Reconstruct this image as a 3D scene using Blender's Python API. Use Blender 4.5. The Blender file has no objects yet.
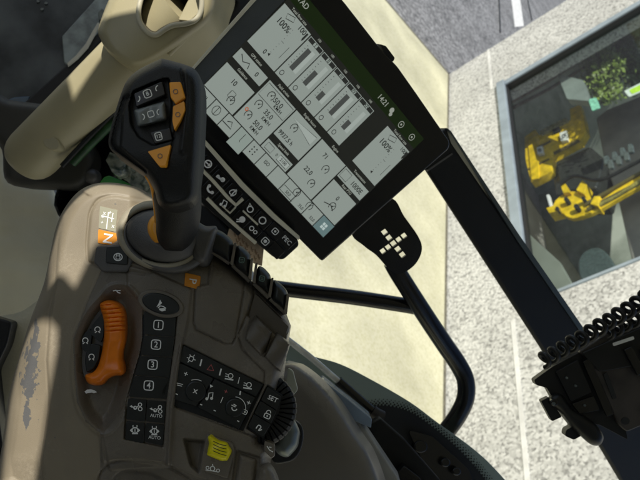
import bpy, bmesh, math, random
import numpy as np
from mathutils import Vector, Matrix
from mathutils.geometry import delaunay_2d_cdt
random.seed(7)
np.random.seed(7)
F_PX = 662.0                      # focal length of the photograph, in its pixels (640 wide)
sc = bpy.context.scene
COL = sc.collection

# ------------------------------------------------------------------ camera / world frame
cx = Vector((.636, .152, .757)).normalized()
cy = Vector((-.645, .642, .414)); cy = (cy - cx * cy.dot(cx)).normalized()
cz = cx.cross(cy).normalized()
CAM = Matrix((( cx.x, cy.x, cz.x, 0), (cx.y, cy.y, cz.y, 0), (cx.z, cy.z, cz.z, 2.6), (0, 0, 0, 1)))
CAMI = CAM.inverted()
cam_d = bpy.data.cameras.new('camera'); cam = bpy.data.objects.new('camera', cam_d); COL.objects.link(cam)
cam.matrix_world = CAM
cam_d.sensor_width = 36; cam_d.lens = 36 * F_PX / 640
cam_d.clip_start = .02; cam_d.clip_end = 400
cam_d.dof.use_dof = True; cam_d.dof.focus_distance = .52; cam_d.dof.aperture_fstop = 20
sc.camera = cam

def ray(px, py): return Vector(((px - 320) / F_PX, (240 - py) / F_PX, -1.0))
def P(px, py, d): return ray(px, py) * d          # camera-space point at depth d

class Fr:
    """a plane standing in space; local x,y lie in it, z points off it"""
    def __init__(s, px, py, d, n, world=False):
        if world:
            s.O = CAMI @ Vector(d); s.n = (CAMI.to_3x3() @ Vector(n)).normalized()
        else:
            s.O = P(px, py, d); s.n = Vector(n).normalized()
        u = Vector((1, 0, 0)); u = (u - s.n * u.dot(s.n)).normalized()
        v = s.n.cross(u)
        s.M = Matrix(((u.x, v.x, s.n.x, s.O.x), (u.y, v.y, s.n.y, s.O.y), (u.z, v.z, s.n.z, s.O.z), (0, 0, 0, 1)))
        s.Mi = s.M.inverted()
        s.W = CAM @ s.M
        s.D = -s.O.z
        s.R3 = np.array(s.Mi.to_3x3()); s.t = np.array(s.Mi.translation)
    def at(s, px, py, h=0.0):
        r = ray(px, py); t = (s.O.dot(s.n) + h) / r.dot(s.n)
        return s.Mi @ (r * t)
    def ats(s, xy, h):
        xy = np.asarray(xy, float); r = np.stack([(xy[:, 0] - 320) / F_PX, (240 - xy[:, 1]) / F_PX, -np.ones(len(xy))], 1)
        n = np.array(s.n); t = (s.O.dot(s.n) + np.asarray(h)) / (r @ n)
        return (r * t[:, None]) @ s.R3.T + s.t

# ------------------------------------------------------------------ materials
def mat(name, col, rough=.5, metal=0, var=.12, vscale=30, bump=.0, bscale=900, emit=None, estr=0, spec=.5, coat=0, col2=None, detail=4, dust=0):
    m = bpy.data.materials.new(name); m.use_nodes = True
    nt = m.node_tree; b = nt.nodes['Principled BSDF']
    b.inputs['Base Color'].default_value = (*col, 1); b.inputs['Roughness'].default_value = rough
    b.inputs['Metallic'].default_value = metal; b.inputs['Specular IOR Level'].default_value = spec
    b.inputs['Coat Weight'].default_value = coat
    tc = nt.nodes.new('ShaderNodeTexCoord')
    if var or col2:
        n = nt.nodes.new('ShaderNodeTexNoise'); n.inputs['Scale'].default_value = vscale; n.inputs['Detail'].default_value = detail
        nt.links.new(tc.outputs['Object'], n.inputs['Vector'])
        r = nt.nodes.new('ShaderNodeValToRGB')
        a = col2 if col2 else tuple(c * (1 - var * 2) for c in col)
        bcol = col if col2 else tuple(min(1, c * (1 + var)) for c in col)
        r.color_ramp.elements[0].position = .35; r.color_ramp.elements[0].color = (*a, 1)
        r.color_ramp.elements[1].position = .65; r.color_ramp.elements[1].color = (*bcol, 1)
        nt.links.new(n.outputs['Fac'], r.inputs['Fac']); nt.links.new(r.outputs['Color'], b.inputs['Base Color'])
        mr = nt.nodes.new('ShaderNodeMapRange'); mr.inputs['To Min'].default_value = max(0, rough - .08); mr.inputs['To Max'].default_value = min(1, rough + .1)
        nt.links.new(n.outputs['Fac'], mr.inputs['Value']); nt.links.new(mr.outputs['Result'], b.inputs['Roughness'])
    if dust:
        nd = nt.nodes.new('ShaderNodeTexNoise'); nd.inputs['Scale'].default_value = 480; nd.inputs['Detail'].default_value = 8; nd.inputs['Roughness'].default_value = .75
        nl = nt.nodes.new('ShaderNodeTexNoise'); nl.inputs['Scale'].default_value = 26; nl.inputs['Detail'].default_value = 6
        for q in (nd, nl): nt.links.new(tc.outputs['Object'], q.inputs['Vector'])
        mu = nt.nodes.new('ShaderNodeMath'); mu.operation = 'MULTIPLY'; nt.links.new(nd.outputs['Fac'], mu.inputs[0]); nt.links.new(nl.outputs['Fac'], mu.inputs[1])
        rr_ = nt.nodes.new('ShaderNodeMapRange'); rr_.inputs['From Min'].default_value = .30; rr_.inputs['From Max'].default_value = .42; rr_.inputs['To Max'].default_value = dust
        nt.links.new(mu.outputs[0], rr_.inputs['Value'])
        src = b.inputs['Base Color'].links[0].from_socket; mm_ = nt.nodes.new('ShaderNodeMix'); mm_.data_type = 'RGBA'
        nt.links.new(rr_.outputs['Result'], mm_.inputs['Factor']); nt.links.new(src, mm_.inputs[6]); mm_.inputs[7].default_value = (*[min(1, c * 1.5 + .08) for c in col], 1)
        nt.links.new(mm_.outputs[2], b.inputs['Base Color'])
        m4 = nt.nodes.new('ShaderNodeMapRange'); m4.inputs['From Min'].default_value = .3; m4.inputs['From Max'].default_value = .7; m4.inputs['To Min'].default_value = rough - .1; m4.inputs['To Max'].default_value = rough + .22
        nt.links.new(nl.outputs['Fac'], m4.inputs['Value']); nt.links.new(m4.outputs['Result'], b.inputs['Roughness'])
    if bump:
        n2 = nt.nodes.new('ShaderNodeTexNoise'); n2.inputs['Scale'].default_value = bscale; n2.inputs['Detail'].default_value = 3
        nt.links.new(tc.outputs['Object'], n2.inputs['Vector'])
        bp = nt.nodes.new('ShaderNodeBump'); bp.inputs['Strength'].default_value = bump; bp.inputs['Distance'].default_value = .001
        nt.links.new(n2.outputs['Fac'], bp.inputs['Height']); nt.links.new(bp.outputs['Normal'], b.inputs['Normal'])
    if emit:
        b.inputs['Emission Color'].default_value = (*emit, 1); b.inputs['Emission Strength'].default_value = estr
    return m
M = {}
M['tan'] = mat('tan_plastic', (.38, .34, .25), .55, var=.06, vscale=18, bump=.25, bscale=1400)
M['console'] = mat('shaded_tan_plastic', (.178, .154, .122), .25, var=.08, vscale=22, bump=.35, bscale=1300, dust=.28)  # darker copy of the armrest tan, with shade put into the colour
M['console_dark'] = mat('dark_brown_plastic', (.11, .095, .076), .34, var=.1, vscale=30, bump=.25, bscale=1500)
M['grey'] = mat('charcoal_plastic', (.11, .105, .10), .4, var=.1, vscale=30, bump=.3, bscale=1600)
M['black'] = mat('black_plastic', (.009, .0095, .010), .42, spec=.35, var=.1, vscale=40, bump=.2, bscale=1500)
M['rubber'] = mat('black_rubber', (.007, .0075, .008), .5, spec=.4, var=.15, vscale=25, bump=.35, bscale=1100)
M['key'] = mat('black_key', (.015, .018, .019), .3, var=.1, vscale=60, bump=.15, bscale=1600)
M['piano'] = mat('gloss_black', (.01, .01, .011), .16, var=.05)
M['steel_black'] = mat('black_painted_steel', (.007, .007, .0075), .22, spec=.55, var=.2, vscale=35, bump=.1, bscale=400)
M['white'] = mat('white_print', (.97, .97, .95), .6, var=0)
M['print'] = mat('grey_print', (.93, .94, .92), .6, var=0)
M['red'] = mat('red_print', (.5, .12, .12), .6, var=0)
M['orange'] = mat('orange_plastic', (1.0, .23, .008), .3, var=.1, vscale=60, bump=.15, bscale=1300, detail=8)
M['orange_key'] = mat('orange_key', (.97, .40, .03), .4, var=.05, bump=.1)
M['orange_label'] = mat('orange_label', (.8, .3, .015), .45, var=.03)
M['yellow'] = mat('yellow_plastic', (.95, .84, .01), .35, var=.03)
M['cream'] = mat('cream_and_lit_edge', (.74, .70, .55), .45, var=.04, bump=.1)  # cream for trims; also stands for sunlit edges
M['chrome'] = mat('polished_steel', (.85, .87, .86), .25, metal=.35, var=.1, vscale=60)
M['dullsteel'] = mat('dull_steel', (.15, .175, .17), .35, metal=.5, var=.15, vscale=50)
M['post'] = mat('beige_column_plastic', (.46, .41, .255), .4, var=.05, vscale=12, bump=.1, bscale=700)
M['dark'] = mat('dark_void', (.01, .011, .011), .7, var=0)
M['worn'] = mat('worn_grey_primer', (.12, .12, .13), .6, var=.15, vscale=120)
M['dimgreen'] = mat('green_paint', (.03, .1, .035), .45, var=.2, vscale=60)
M['frame_grey'] = mat('grey_bezel', (.075, .085, .092), .5, var=.06, bump=.2)
M['floor'] = mat('olive_grey_mat', (.80, .74, .52), .8, var=.08, vscale=5, bump=.4, bscale=120)
M['brownsteel'] = mat('scuffed_brown_steel', (.05, .042, .038), .45, col2=(.016, .014, .014), vscale=30, detail=8)
M['hole'] = M['dark']

# ------------------------------------------------------------------ object plumbing
WM = {}
def link(name, me, W, parent=None, m=None, kind=None, smooth=False):
    o = bpy.data.objects.new(name, me); COL.objects.link(o)
    WM[o] = W.copy()
    if parent is not None:
        o.parent = parent; o.matrix_local = WM[parent].inverted() @ W
    else:
        o.matrix_world = W
    if m is not None and me is not None: me.materials.append(m)
    if kind: o['kind'] = kind
    if smooth and me is not None:
        me.polygons.foreach_set('use_smooth', [True] * len(me.polygons))
    return o
def tag(o, label, cat, group=None):
    o['label'] = label; o['category'] = cat
    if group: o['group'] = group
    return o
def thing(name, W, label, cat, group=None):
    o = link(name, None, W); o.empty_display_size = .03
    return tag(o, label, cat, group)
def mesh(name, vs, fs):
    me = bpy.data.meshes.new(name); me.from_pydata([tuple(v) for v in vs], [], fs); me.update(); return me
def bev(o, w, seg=3, ang=35):
    b = o.modifiers.new('bevel', 'BEVEL'); b.width = w; b.segments = seg; b.limit_method = 'ANGLE'; b.angle_limit = math.radians(ang)
    b.harden_normals = False
    return o

def cr(pts, n=8, closed=True):
    """Catmull-Rom through 2D/3D points"""
    pts = [Vector(p) for p in pts]; N = len(pts); out = []
    rng = range(N) if closed else range(N - 1)
    for i in rng:
        if closed: a, b, c, d = pts[i - 1], pts[i], pts[(i + 1) % N], pts[(i + 2) % N]
        else: a, b, c, d = pts[max(i - 1, 0)], pts[i], pts[i + 1], pts[min(i + 2, N - 1)]
        for k in range(n):
            t = k / n
            out.append(.5 * ((2 * b) + (c - a) * t + (2 * a - 5 * b + 4 * c - d) * t * t + (3 * b - a - 3 * c + d) * t ** 3))
    if not closed: out.append(pts[-1])
    return out
def rnd(pts, r, n=5):
    """round the corners of a polygon by r"""
    out = []; N = len(pts)
    for i in range(N):
        p = Vector(pts[i][:2]); a = Vector(pts[i - 1][:2]) - p; b = Vector(pts[(i + 1) % N][:2]) - p
        rr = min(r, a.length * .45, b.length * .45)
        A = p + a.normalized() * rr; B = p + b.normalized() * rr
        for k in range(n + 1):
            t = k / n; out.append((A * (1 - t) ** 2 + p * 2 * t * (1 - t) + B * t * t))
    return out
def area(pts): return sum(pts[i - 1][0] * pts[i][1] - pts[i][0] * pts[i - 1][1] for i in range(len(pts)))

def slab(name, fr, poly, h0, h1, m, parent=None, b=0, seg=3, smooth=True, holes=()):
    """solid plate: outline traced on the plane at height h1, thickness h1-h0 straight down the plane normal"""
    top = [fr.at(p[0], p[1], h1) for p in poly]
    if area(top) < 0: top.reverse()
    if holes:
        verts = [Vector(p[:2]) for p in top]; edges = [(i, (i + 1) % len(top)) for i in range(len(top))]
        loops = [list(range(len(top)))]
        for hpoly in holes:
            hp = [fr.at(p[0], p[1], h1) for p in hpoly]
            if area(hp) > 0: hp.reverse()
            s = len(verts); verts += [Vector(p[:2]) for p in hp]
            loops.append(list(range(s, s + len(hp))))
            edges += [(s + i, s + (i + 1) % len(hp)) for i in range(len(hp))]
        V, E_, Fc, *_ = delaunay_2d_cdt(verts, edges, [], 2, 1e-7)
        def inside(c, L):
            ins = False
            for i in range(len(L)):
                a, bb = verts[L[i - 1]], verts[L[i]]
                if (a.y > c.y) != (bb.y > c.y) and c.x < (bb.x - a.x) * (c.y - a.y) / (bb.y - a.y) + a.x: ins = not ins
            return ins
        tris = []
        for t in Fc:
            c = (V[t[0]] + V[t[1]] + V[t[2]]) / 3
            if inside(c, loops[0]) and not any(inside(c, L) for L in loops[1:]): tris.append(list(t))
        n = len(verts); z0 = h0; z1 = h1
        vs = [(v.x, v.y, z1) for v in verts] + [(v.x, v.y, z0) for v in verts]
        fs = [t for t in tris] + [[i + n for i in reversed(t)] for t in tris]
        for L in loops:
            for i in range(len(L)): a, c = L[i - 1], L[i]; fs.append([a, a + n, c + n, c])
        me = mesh(name, vs, fs)
    else:
        n = len(top)
        vs = [(p.x, p.y, h1) for p in top] + [(p.x, p.y, h0) for p in top]
        fs = [list(range(n)), list(range(2 * n - 1, n - 1, -1))] + [[i, i + n, (i + 1) % n + n, (i + 1) % n] for i in range(n)]
        me = mesh(name, vs, fs)
    bm = bmesh.new(); bm.from_mesh(me); bmesh.ops.recalc_face_normals(bm, faces=bm.faces); bm.to_mesh(me); bm.free()
    o = link(name, me, fr.W, parent, m)
    if b: bev(o, b, seg)
    if smooth and b:
        me.polygons.foreach_set('use_smooth', [len(p.vertices) < 5 for p in me.polygons])
        try: me.set_sharp_from_angle(angle=math.radians(50))
        except Exception: pass
    return o

def seg_dist(X, Y, pts, closed=True):
    d = np.full(X.shape, 1e9); N = len(pts)
    for i in range(N if closed else N - 1):
        ax, ay = pts[i][0], pts[i][1]; bx, by = pts[(i + 1) % N][0], pts[(i + 1) % N][1]
        dx, dy = bx - ax, by - ay; L = dx * dx + dy * dy + 1e-12
        t = np.clip(((X - ax) * dx + (Y - ay) * dy) / L, 0, 1)
        d = np.minimum(d, np.hypot(X - ax - t * dx, Y - ay - t * dy))
    return d
def inpoly(X, Y, pts):
    r = np.zeros(X.shape, bool); N = len(pts)
    for i in range(N):
        ax, ay = pts[i - 1][0], pts[i - 1][1]; bx, by = pts[i][0], pts[i][1]
        if ay == by: continue
        c = ((ay > Y) != (by > Y)) & (X < (bx - ax) * (Y - ay) / (by - ay) + ax); r ^= c
    return r
def sdf(X, Y, pts):
    """positive inside"""
    return np.where(inpoly(X, Y, pts), 1, -1) * seg_dist(X, Y, pts)
def sstep(x, a, b):
    t = np.clip((x - a) / (b - a), 0, 1); return t * t * (3 - 2 * t)

def relief(name, fr, poly, hf, m, parent=None, step=1.5, depth=.02, mirror=False, skirt=True):
    """moulded solid: top surface follows hf(X, Y, distance inside the outline) in metres, closed down to -depth"""
    poly = [Vector(p[:2]) for p in poly]
    if area(poly) < 0: poly.reverse()
    ol = []
    for i in range(len(poly)):
        a, b = poly[i], poly[(i + 1) % len(poly)]; n = max(1, int((b - a).length / step))
        for k in range(n): ol.append(a.lerp(b, k / n))
    xs = np.arange(min(p.x for p in ol), max(p.x for p in ol), step); ys = np.arange(min(p.y for p in ol), max(p.y for p in ol), step)
    X, Y = np.meshgrid(xs, ys); X = X + (np.arange(len(ys)) % 2)[:, None] * step * .5
    X = X.ravel(); Y = Y.ravel(); OL = [(p.x, p.y) for p in ol]
    d = sdf(X, Y, OL); k = d > step * .5
    inner = [Vector((a, b)) for a, b in zip(X[k], Y[k])]
    # thin extra rings just inside the outline keep rounded edges clean
    verts = ol + inner; n = len(ol)
    V, E_, Fc, *_ = delaunay_2d_cdt(verts, [(i, (i + 1) % n) for i in range(n)], [], 1, 1e-9)
    if len(V) != len(verts):
        pass
    VX = np.array([v.x for v in V]); VY = np.array([v.y for v in V])
    D = np.maximum(sdf(VX, VY, OL), 0); D[:n] = 0
    h = hf(VX, VY, D)
    L = fr.ats(np.stack([VX, VY], 1), h)
    vs = [tuple(q) for q in L]; fs = [list(t) for t in Fc]
    if skirt:
        N = len(vs)
        for i in range(n): vs.append((L[i][0], L[i][1], -depth))
        for i in range(n): j = (i + 1) % n; fs.append([j, i, N + i, N + j])
        fs.append([N + i for i in range(n)])
    me = mesh(name, vs, fs)
    bm = bmesh.new(); bm.from_mesh(me); bmesh.ops.recalc_face_normals(bm, faces=bm.faces); bm.to_mesh(me); bm.free()
    o = link(name, me, fr.W, parent, m, smooth=True)
    try: me.set_sharp_from_angle(angle=math.radians(62))
    except Exception: pass
    return o
def dome(H, w):
    """rounded pillow profile reaching height H at w px from the edge"""
    def f(X, Y, D):
        t = np.clip(D / w, 0, 1); return H * np.sqrt(np.clip(1 - (1 - t) ** 2, 0, 1))
    return f

def tube(name, pts, rad, m, parent=None, closed_ends=True, ns=16, W=None, smooth=True):
    """pts in camera space, rad metres (number or list)"""
    W = W or CAM; Wi = W.inverted() @ CAM
    pts = [Wi @ Vector(p) for p in pts]; N = len(pts)
    rad = [rad] * N if not hasattr(rad, '__len__') else rad
    up = None; vs = []; fs = []
    for i in range(N):
        t = (pts[min(i + 1, N - 1)] - pts[max(i - 1, 0)]).normalized()
        if up is None:
            up = t.orthogonal().normalized()
        up = (up - t * up.dot(t)).normalized(); s = t.cross(up)
        for k in range(ns):
            a = 2 * math.pi * k / ns; vs.append(pts[i] + (up * math.cos(a) + s * math.sin(a)) * rad[i])
    for i in range(N - 1):
        for k in range(ns):
            a = i * ns + k; b = i * ns + (k + 1) % ns; fs.append([a, b, b + ns, a + ns])
    if closed_ends:
        fs.append(list(range(ns))[::-1]); fs.append([(N - 1) * ns + k for k in range(ns)])
    me = mesh(name, vs, fs)
    o = link(name, me, W, parent, m, smooth=smooth)
    try: me.set_sharp_from_angle(angle=math.radians(50))
    except Exception: pass
    return o
def tpath(lst, n=6):
    """list of (px,py,depth) -> smooth camera-space path"""
    return cr([P(*p) for p in lst], n, closed=False)

# ------------------------------------------------------------------ printed marks
_fc = {}
def glyphs(s):
    if s in _fc: return _fc[s]
    cu = bpy.data.curves.new('t', 'FONT'); cu.body = s; cu.size = 1; cu.align_x = 'CENTER'; cu.align_y = 'CENTER'; cu.offset = .012; cu.resolution_u = 3
    o = bpy.data.objects.new('t', cu); COL.objects.link(o)
    bpy.context.view_layer.update()
    me = bpy.data.meshes.new_from_object(o.evaluated_get(bpy.context.evaluated_depsgraph_get()))
    vs = [tuple(v.co) for v in me.vertices]; fs = [list(p.vertices) for p in me.polygons]
    bpy.data.objects.remove(o); bpy.data.curves.remove(cu); bpy.data.meshes.remove(me)
    _fc[s] = (vs, fs); return vs, fs
class Marks:
    """flat printing on a plane, drawn in a 2D coordinate system mapped by mp(x,y) -> px"""
    def __init__(s, fr, h, mp=None): s.fr = fr; s.h = h; s.mp = mp or (lambda x, y: (x, y)); s.v = []; s.f = []
    def _add(s, pts, fs):
        b = len(s.v); s.v += [s.fr.at(*s.mp(p[0], p[1]), s.h) for p in pts]; s.f += [[i + b for i in q] for q in fs]
    def poly(s, pts): s._add(pts, [list(range(len(pts)))]); return s
    def rect(s, x0, y0, x1, y1): return s.poly([(x0, y0), (x1, y0), (x1, y1), (x0, y1)])
    def line(s, pts, w, closed=False, ay=1.0):
        pts = [Vector((p[0], p[1] * ay)) for p in pts]; N = len(pts)
        L = []; R = []
        for i in range(N):
            a = pts[i - 1] if (closed or i) else pts[i]; c = pts[(i + 1) % N] if (closed or i < N - 1) else pts[i]
            t = (c - a)
            if t.length < 1e-9: t = Vector((1, 0))
            t.normalize(); nn = Vector((-t.y, t.x)) * w / 2
            L.append(pts[i] + nn); R.append(pts[i] - nn)
        L = [(p.x, p.y / ay) for p in L]; R = [(p.x, p.y / ay) for p in R]
        s._add(L + R, [[i, (i + 1) % N, (i + 1) % N + N, i + N] for i in range(N if closed else N - 1)]); return s
    def ring(s, x, y, r, w, n=20, a0=0, a1=360, ry=None, ay=1.0):
        ry = r if ry is None else ry
        full = abs(a1 - a0) >= 360
        pts = [(x + r * math.cos(math.radians(a0 + (a1 - a0) * k / n)), y + ry * math.sin(math.radians(a0 + (a1 - a0) * k / n))) for k in range(n if full else n + 1)]
        return s.line(pts, w, full, ay)
    def disc(s, x, y, r, n=16, ry=None):
        ry = r if ry is None else ry
        return s.poly([(x + r * math.cos(6.2832 * k / n), y + ry * math.sin(6.2832 * k / n)) for k in range(n)])
    def rbox(s, x, y, w, h, lw, rot=0):
        c, q = math.cos(rot), math.sin(rot)
        pts = rnd([(-w / 2, -h / 2), (w / 2, -h / 2), (w / 2, h / 2), (-w / 2, h / 2)], min(w, h) * .28, 3)
        return s.line([(x + p.x * c - p.y * q, y + p.x * q + p.y * c) for p in pts], lw, True)
    def text(s, t, x, y, size, rot=0, sx=1, sy=1, bold=1):
        vs, fs = glyphs(t); c, q = math.cos(rot), math.sin(rot)
        pts = [(x + (a * sx * size) * c - (-b * sy * size) * q, y + (a * sx * size) * q + (-b * sy * size) * c) for a, b, _ in vs]
        s._add(pts, fs); return s
    def build(s, name, m, parent):
        if not s.f: return None
        me = mesh(name, s.v, s.f)
        bm = bmesh.new(); bm.from_mesh(me)
        bmesh.ops.recalc_face_normals(bm, faces=bm.faces)
        for f in bm.faces:
            f.normal_update()
            if f.normal.z < 0: f.normal_flip()
        bm.to_mesh(me); bm.free()
        return link(name, me, s.fr.W, parent, m)
def rad(a): return math.radians(a)

# =================================================================== ARMREST CONSOLE
FC = Fr(180, 350, .50, (.10, .10, .99))
PXM = .50 / F_PX                                  # metres per photo pixel on the console
arm = thing('armrest_console', FC.W, 'beige tractor armrest console, shaded part coloured brown, covered in black keys', 'control console')

arm_ol = cr([(-8, 500), (3, 440), (8, 400), (19, 357), (31, 318), (44, 283), (51, 249), (57, 224), (66, 206), (78, 192), (92, 184.5), (108, 182.5), (126, 184.5), (141, 189),
             (156, 198), (180, 208), (203, 226), (213, 240)], 5, closed=False)
arm_ol = [tuple(p) for p in arm_ol] + [(234, 262), (252, 280), (270, 297), (286, 313), (291, 326), (287, 352), (284, 376), (280, 392), (277, 412), (262, 438), (262, 440), (275, 445), (275, 456), (271, 459), (268, 500), (150, 512)]
seam = [(48, 500), (41, 460), (48.5, 410), (49, 395), (47, 360), (50, 318), (56, 280), (59, 238), (63, 216), (74, 203), (90, 196)]
crease = [(84, 268), (72, 300), (63, 350), (61, 400), (66, 440), (73, 480)]
plate = rnd([(104, 250), (103, 266), (88, 300), (73, 338), (74, 370), (77, 402), (86, 422), (100, 433), (102, 462), (120, 460), (170, 466), (230, 492), (320, 500), (300, 240), (200, 225), (120, 240)], 4)
basin = cr([(102, 298), (113, 288), (128, 289), (139, 303), (144, 325), (141, 352), (132, 380), (124, 406), (112, 427), (100, 431), (86, 418), (78, 400), (75, 370), (77, 340), (87, 316)], 6)
nose_panel = rnd([(88, 262), (87, 245), (90, 212), (98, 199), (113, 195), (160, 203), (180, 225), (150, 275), (96, 266)], 8)
swplate = rnd([(128, 262), (140, 266), (191, 289), (187, 322), (181, 347), (174, 402), (170, 466), (110, 470), (103, 432), (125, 406), (134, 380), (143, 352), (146, 325), (141, 302), (128, 287)], 4)
colblk = [(143, 309), (160, 317), (177, 316), (175, 340), (171, 368), (167, 394), (163, 447), (124, 439), (126, 402), (133, 378), (140, 355), (143, 338)]
kb = [(183.5, 345), (264, 384.5), (243.5, 431), (174, 406)]
setk = [(267.5, 385.5), (282.5, 395.5), (279, 412), (263.5, 438.5), (246.5, 428)]
groove1 = [(195, 288), (193.5, 322), (196, 330), (225, 344), (232, 344), (236, 337), (246, 276)]
groove2 = [(254, 290), (247, 315), (238, 335), (243, 350), (265, 372), (264, 384)]
pocket = [(254, 291), (290, 326.5), (284.5, 341), (247, 316)]
botpad = rnd([(96, 500), (99, 473), (112, 461.5), (138, 460.5), (165, 464), (192, 481), (200, 500)], 7)
botpad2 = rnd([(108, 500), (111, 478), (122, 470), (150, 471), (172, 482), (180, 500)], 7)
yrec = rnd([(183, 438), (205, 441), (202, 455), (199, 474), (190, 466)], 2)
rockrec = rnd([(236, 449.5), (260, 457), (257, 500), (229, 500)], 2)
def arm_h(X, Y, D):
    h = -.030 * (1 - np.sqrt(np.clip(1 - (1 - np.clip(D / 14, 0, 1)) ** 2, 0, 1)))       # rolled edge
    left = sdf(X, Y, [(-50, 520)] + seam + [(40, 160), (-50, 160)])
    h -= .0022 * sstep(left, -.5, 1.2) + .010 * np.clip(left / 30, 0, 1)
    h -= .0012 * np.exp(-(seg_dist(X, Y, seam, False) / 1.3) ** 2)
    h -= .0016 * sstep(-(X - np.interp(Y, [268, 300, 350, 400, 440, 480], [84, 72, 63, 61, 66, 73])), -7, 8) * sstep(Y, 285, 330)
    s = sdf(X, Y, plate); h += .0026 * sstep(s, -2.0, 1.5)
    s = sdf(X, Y, nose_panel); h -= .0012 * np.exp(-(s / 1.5) ** 2); h += .0012 * sstep(s, -1.2, 1.8) * (Y < 262)
    s = sdf(X, Y, swplate); h += .0022 * sstep(s, -2.2, .8)
    s = sdf(X, Y, basin); h -= .0105 * sstep(s, -1.5, 14)
    h += .0013 * np.exp(-((s + 3.0) / 1.6) ** 2)
    h += .0016 * np.exp(-(seg_dist(X, Y, [(101, 432), (104, 466)], False) / 2.2) ** 2)
    for blk in (colblk, kb, setk):
        s = sdf(X, Y, blk); h -= .0030 * sstep(s, -.9, .5)
    for g in (groove1, groove2):
        h -= .0016 * np.exp(-(seg_dist(X, Y, g, False) / .95) ** 2)
    s = sdf(X, Y, pocket); h -= .0045 * sstep(s, -.8, 1.5)
    # raised ribs beside the radio keys and either side of the set keys
    h += .0020 * np.exp(-(seg_dist(X, Y, [(181, 346), (176, 372), (171.5, 405), (168, 464)], False) / 1.6) ** 2)
    h += .0020 * np.exp(-(seg_dist(X, Y, [(265.5, 385), (255, 408), (244.5, 430)], False) / 1.0) ** 2)
    h += .0020 * np.exp(-(seg_dist(X, Y, [(284, 394), (281, 412), (264.5, 439)], False) / 1.2) ** 2)
    h -= .0014 * np.exp(-(seg_dist(X, Y, [(170, 466), (200, 478), (228, 486)], False) / .9) ** 2)
    h -= .0020 * np.exp(-(seg_dist(X, Y, [(171, 404), (177, 408), (244, 433), (262, 440)], False) / .9) ** 2) * (X > 176)
    s = sdf(X, Y, botpad); h -= .0028 * np.exp(-(s / 1.3) ** 2); h -= .0016 * sstep(s, 0, 2)
    s = sdf(X, Y, botpad2); h -= .005 * sstep(s, -1, 4)
    s = sdf(X, Y, yrec); h -= .009 * sstep(s, -1, 3)
    s = sdf(X, Y, rockrec); h -= .004 * sstep(s, -.6, 1)
    # boot mounting ramp towards the front
    h -= .012 * sstep(-(Y - (258 + (X - 140) * .28)), 0, 34) * sstep(X, 128, 150)
    h -= .0012 * np.exp(-(seg_dist(X, Y, [(126, 264), (150, 270), (191, 288)], False) / 1.0) ** 2)
    h += .0030 * np.exp(-(seg_dist(X, Y, [(212, 262), (209, 285), (198, 288)], False) / 1.4) ** 2)
    return h
body = relief('body', FC, arm_ol, arm_h, None, arm, step=1.0, depth=.085)
def console_mat():
    """tan shell with a control plate coloured as the same tan in shade and worn paint on the outer strip"""
    m = mat('armrest_plastic', (.285, .240, .170), .42, var=.06, vscale=16, bump=.16, bscale=1700, dust=.28); return m
body.data.materials.append(console_mat()); body.data.materials.append(M['console']); body.data.materials.append(M['worn'])
# assign the lit and the shaded tan by region
def poly_px(o, fr):
    me = o.data; out = []
    MM = fr.M
    for p in me.polygons:
        c = MM @ p.center; out.append((320 + F_PX * c.x / -c.z, 240 - F_PX * c.y / -c.z))
    return np.array(out)
pc = poly_px(body, FC)
brown = [(104, 250), (103, 266), (88, 300), (73, 338), (74, 370), (77, 402), (86, 422), (100, 433), (100, 470), (92, 520), (320, 520), (320, 240), (230, 225), (200, 222), (150, 232)]  # control plate region that takes the shaded tan
inb = inpoly(pc[:, 0], pc[:, 1], brown)
mi = np.where(inb, 1, 0)
body.data.polygons.foreach_set('material_index', mi.astype('i'))
def vert_px(o, fr):
    c = np.array([v.co[:] for v in o.data.vertices]) @ np.array(fr.M.to_3x3()).T + np.array(fr.M.translation)
    return 320 + F_PX * c[:, 0] / -c[:, 2], 240 - F_PX * c[:, 1] / -c[:, 2]
vx, vy = vert_px(body, FC)
wc = np.interp(vy, [322, 335, 350, 380, 410, 430], [36, 35.5, 33, 29, 27, 26])
ww = np.interp(vy, [314, 326, 336, 345, 365, 390, 400, 412, 424, 432], [.01, 2.6, 3.2, 6.0, 6.0, 6.4, 2.4, 4.6, 2.4, .01])
wv = np.clip(1.15 - np.abs(vx - wc) / ww / 2, 0, 1) * (vy > 312) * (vy < 432)
at = body.data.attributes.new('wear', 'FLOAT', 'POINT'); at.data.foreach_set('value', wv.astype('f'))
nt = body.data.materials[0].node_tree; pb = nt.nodes['Principled BSDF']; old = pb.inputs['Base Color'].links[0].from_socket
an = nt.nodes.new('ShaderNodeAttribute'); an.attribute_name = 'wear'; tc = nt.nodes.new('ShaderNodeTexCoord'); no = nt.nodes.new('ShaderNodeTexNoise')
no.inputs['Scale'].default_value = 130; no.inputs['Detail'].default_value = 7; no.inputs['Roughness'].default_value = .65; nt.links.new(tc.outputs['Object'], no.inputs['Vector'])
ma = nt.nodes.new('ShaderNodeMath'); ma.operation = 'MULTIPLY_ADD'; ma.inputs[1].default_value = 3.2; nt.links.new(no.outputs['Fac'], ma.inputs[0]); nt.links.new(an.outputs['Fac'], ma.inputs[2])
cr_ = nt.nodes.new('ShaderNodeValToRGB'); cr_.color_ramp.elements[0].position = .0; cr_.color_ramp.elements[1].position = .02
m3 = nt.nodes.new('ShaderNodeMath'); m3.operation = 'SUBTRACT'; m3.inputs[1].default_value = 2.22; nt.links.new(ma.outputs[0], m3.inputs[0]); nt.links.new(m3.outputs[0], cr_.inputs['Fac'])
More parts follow.
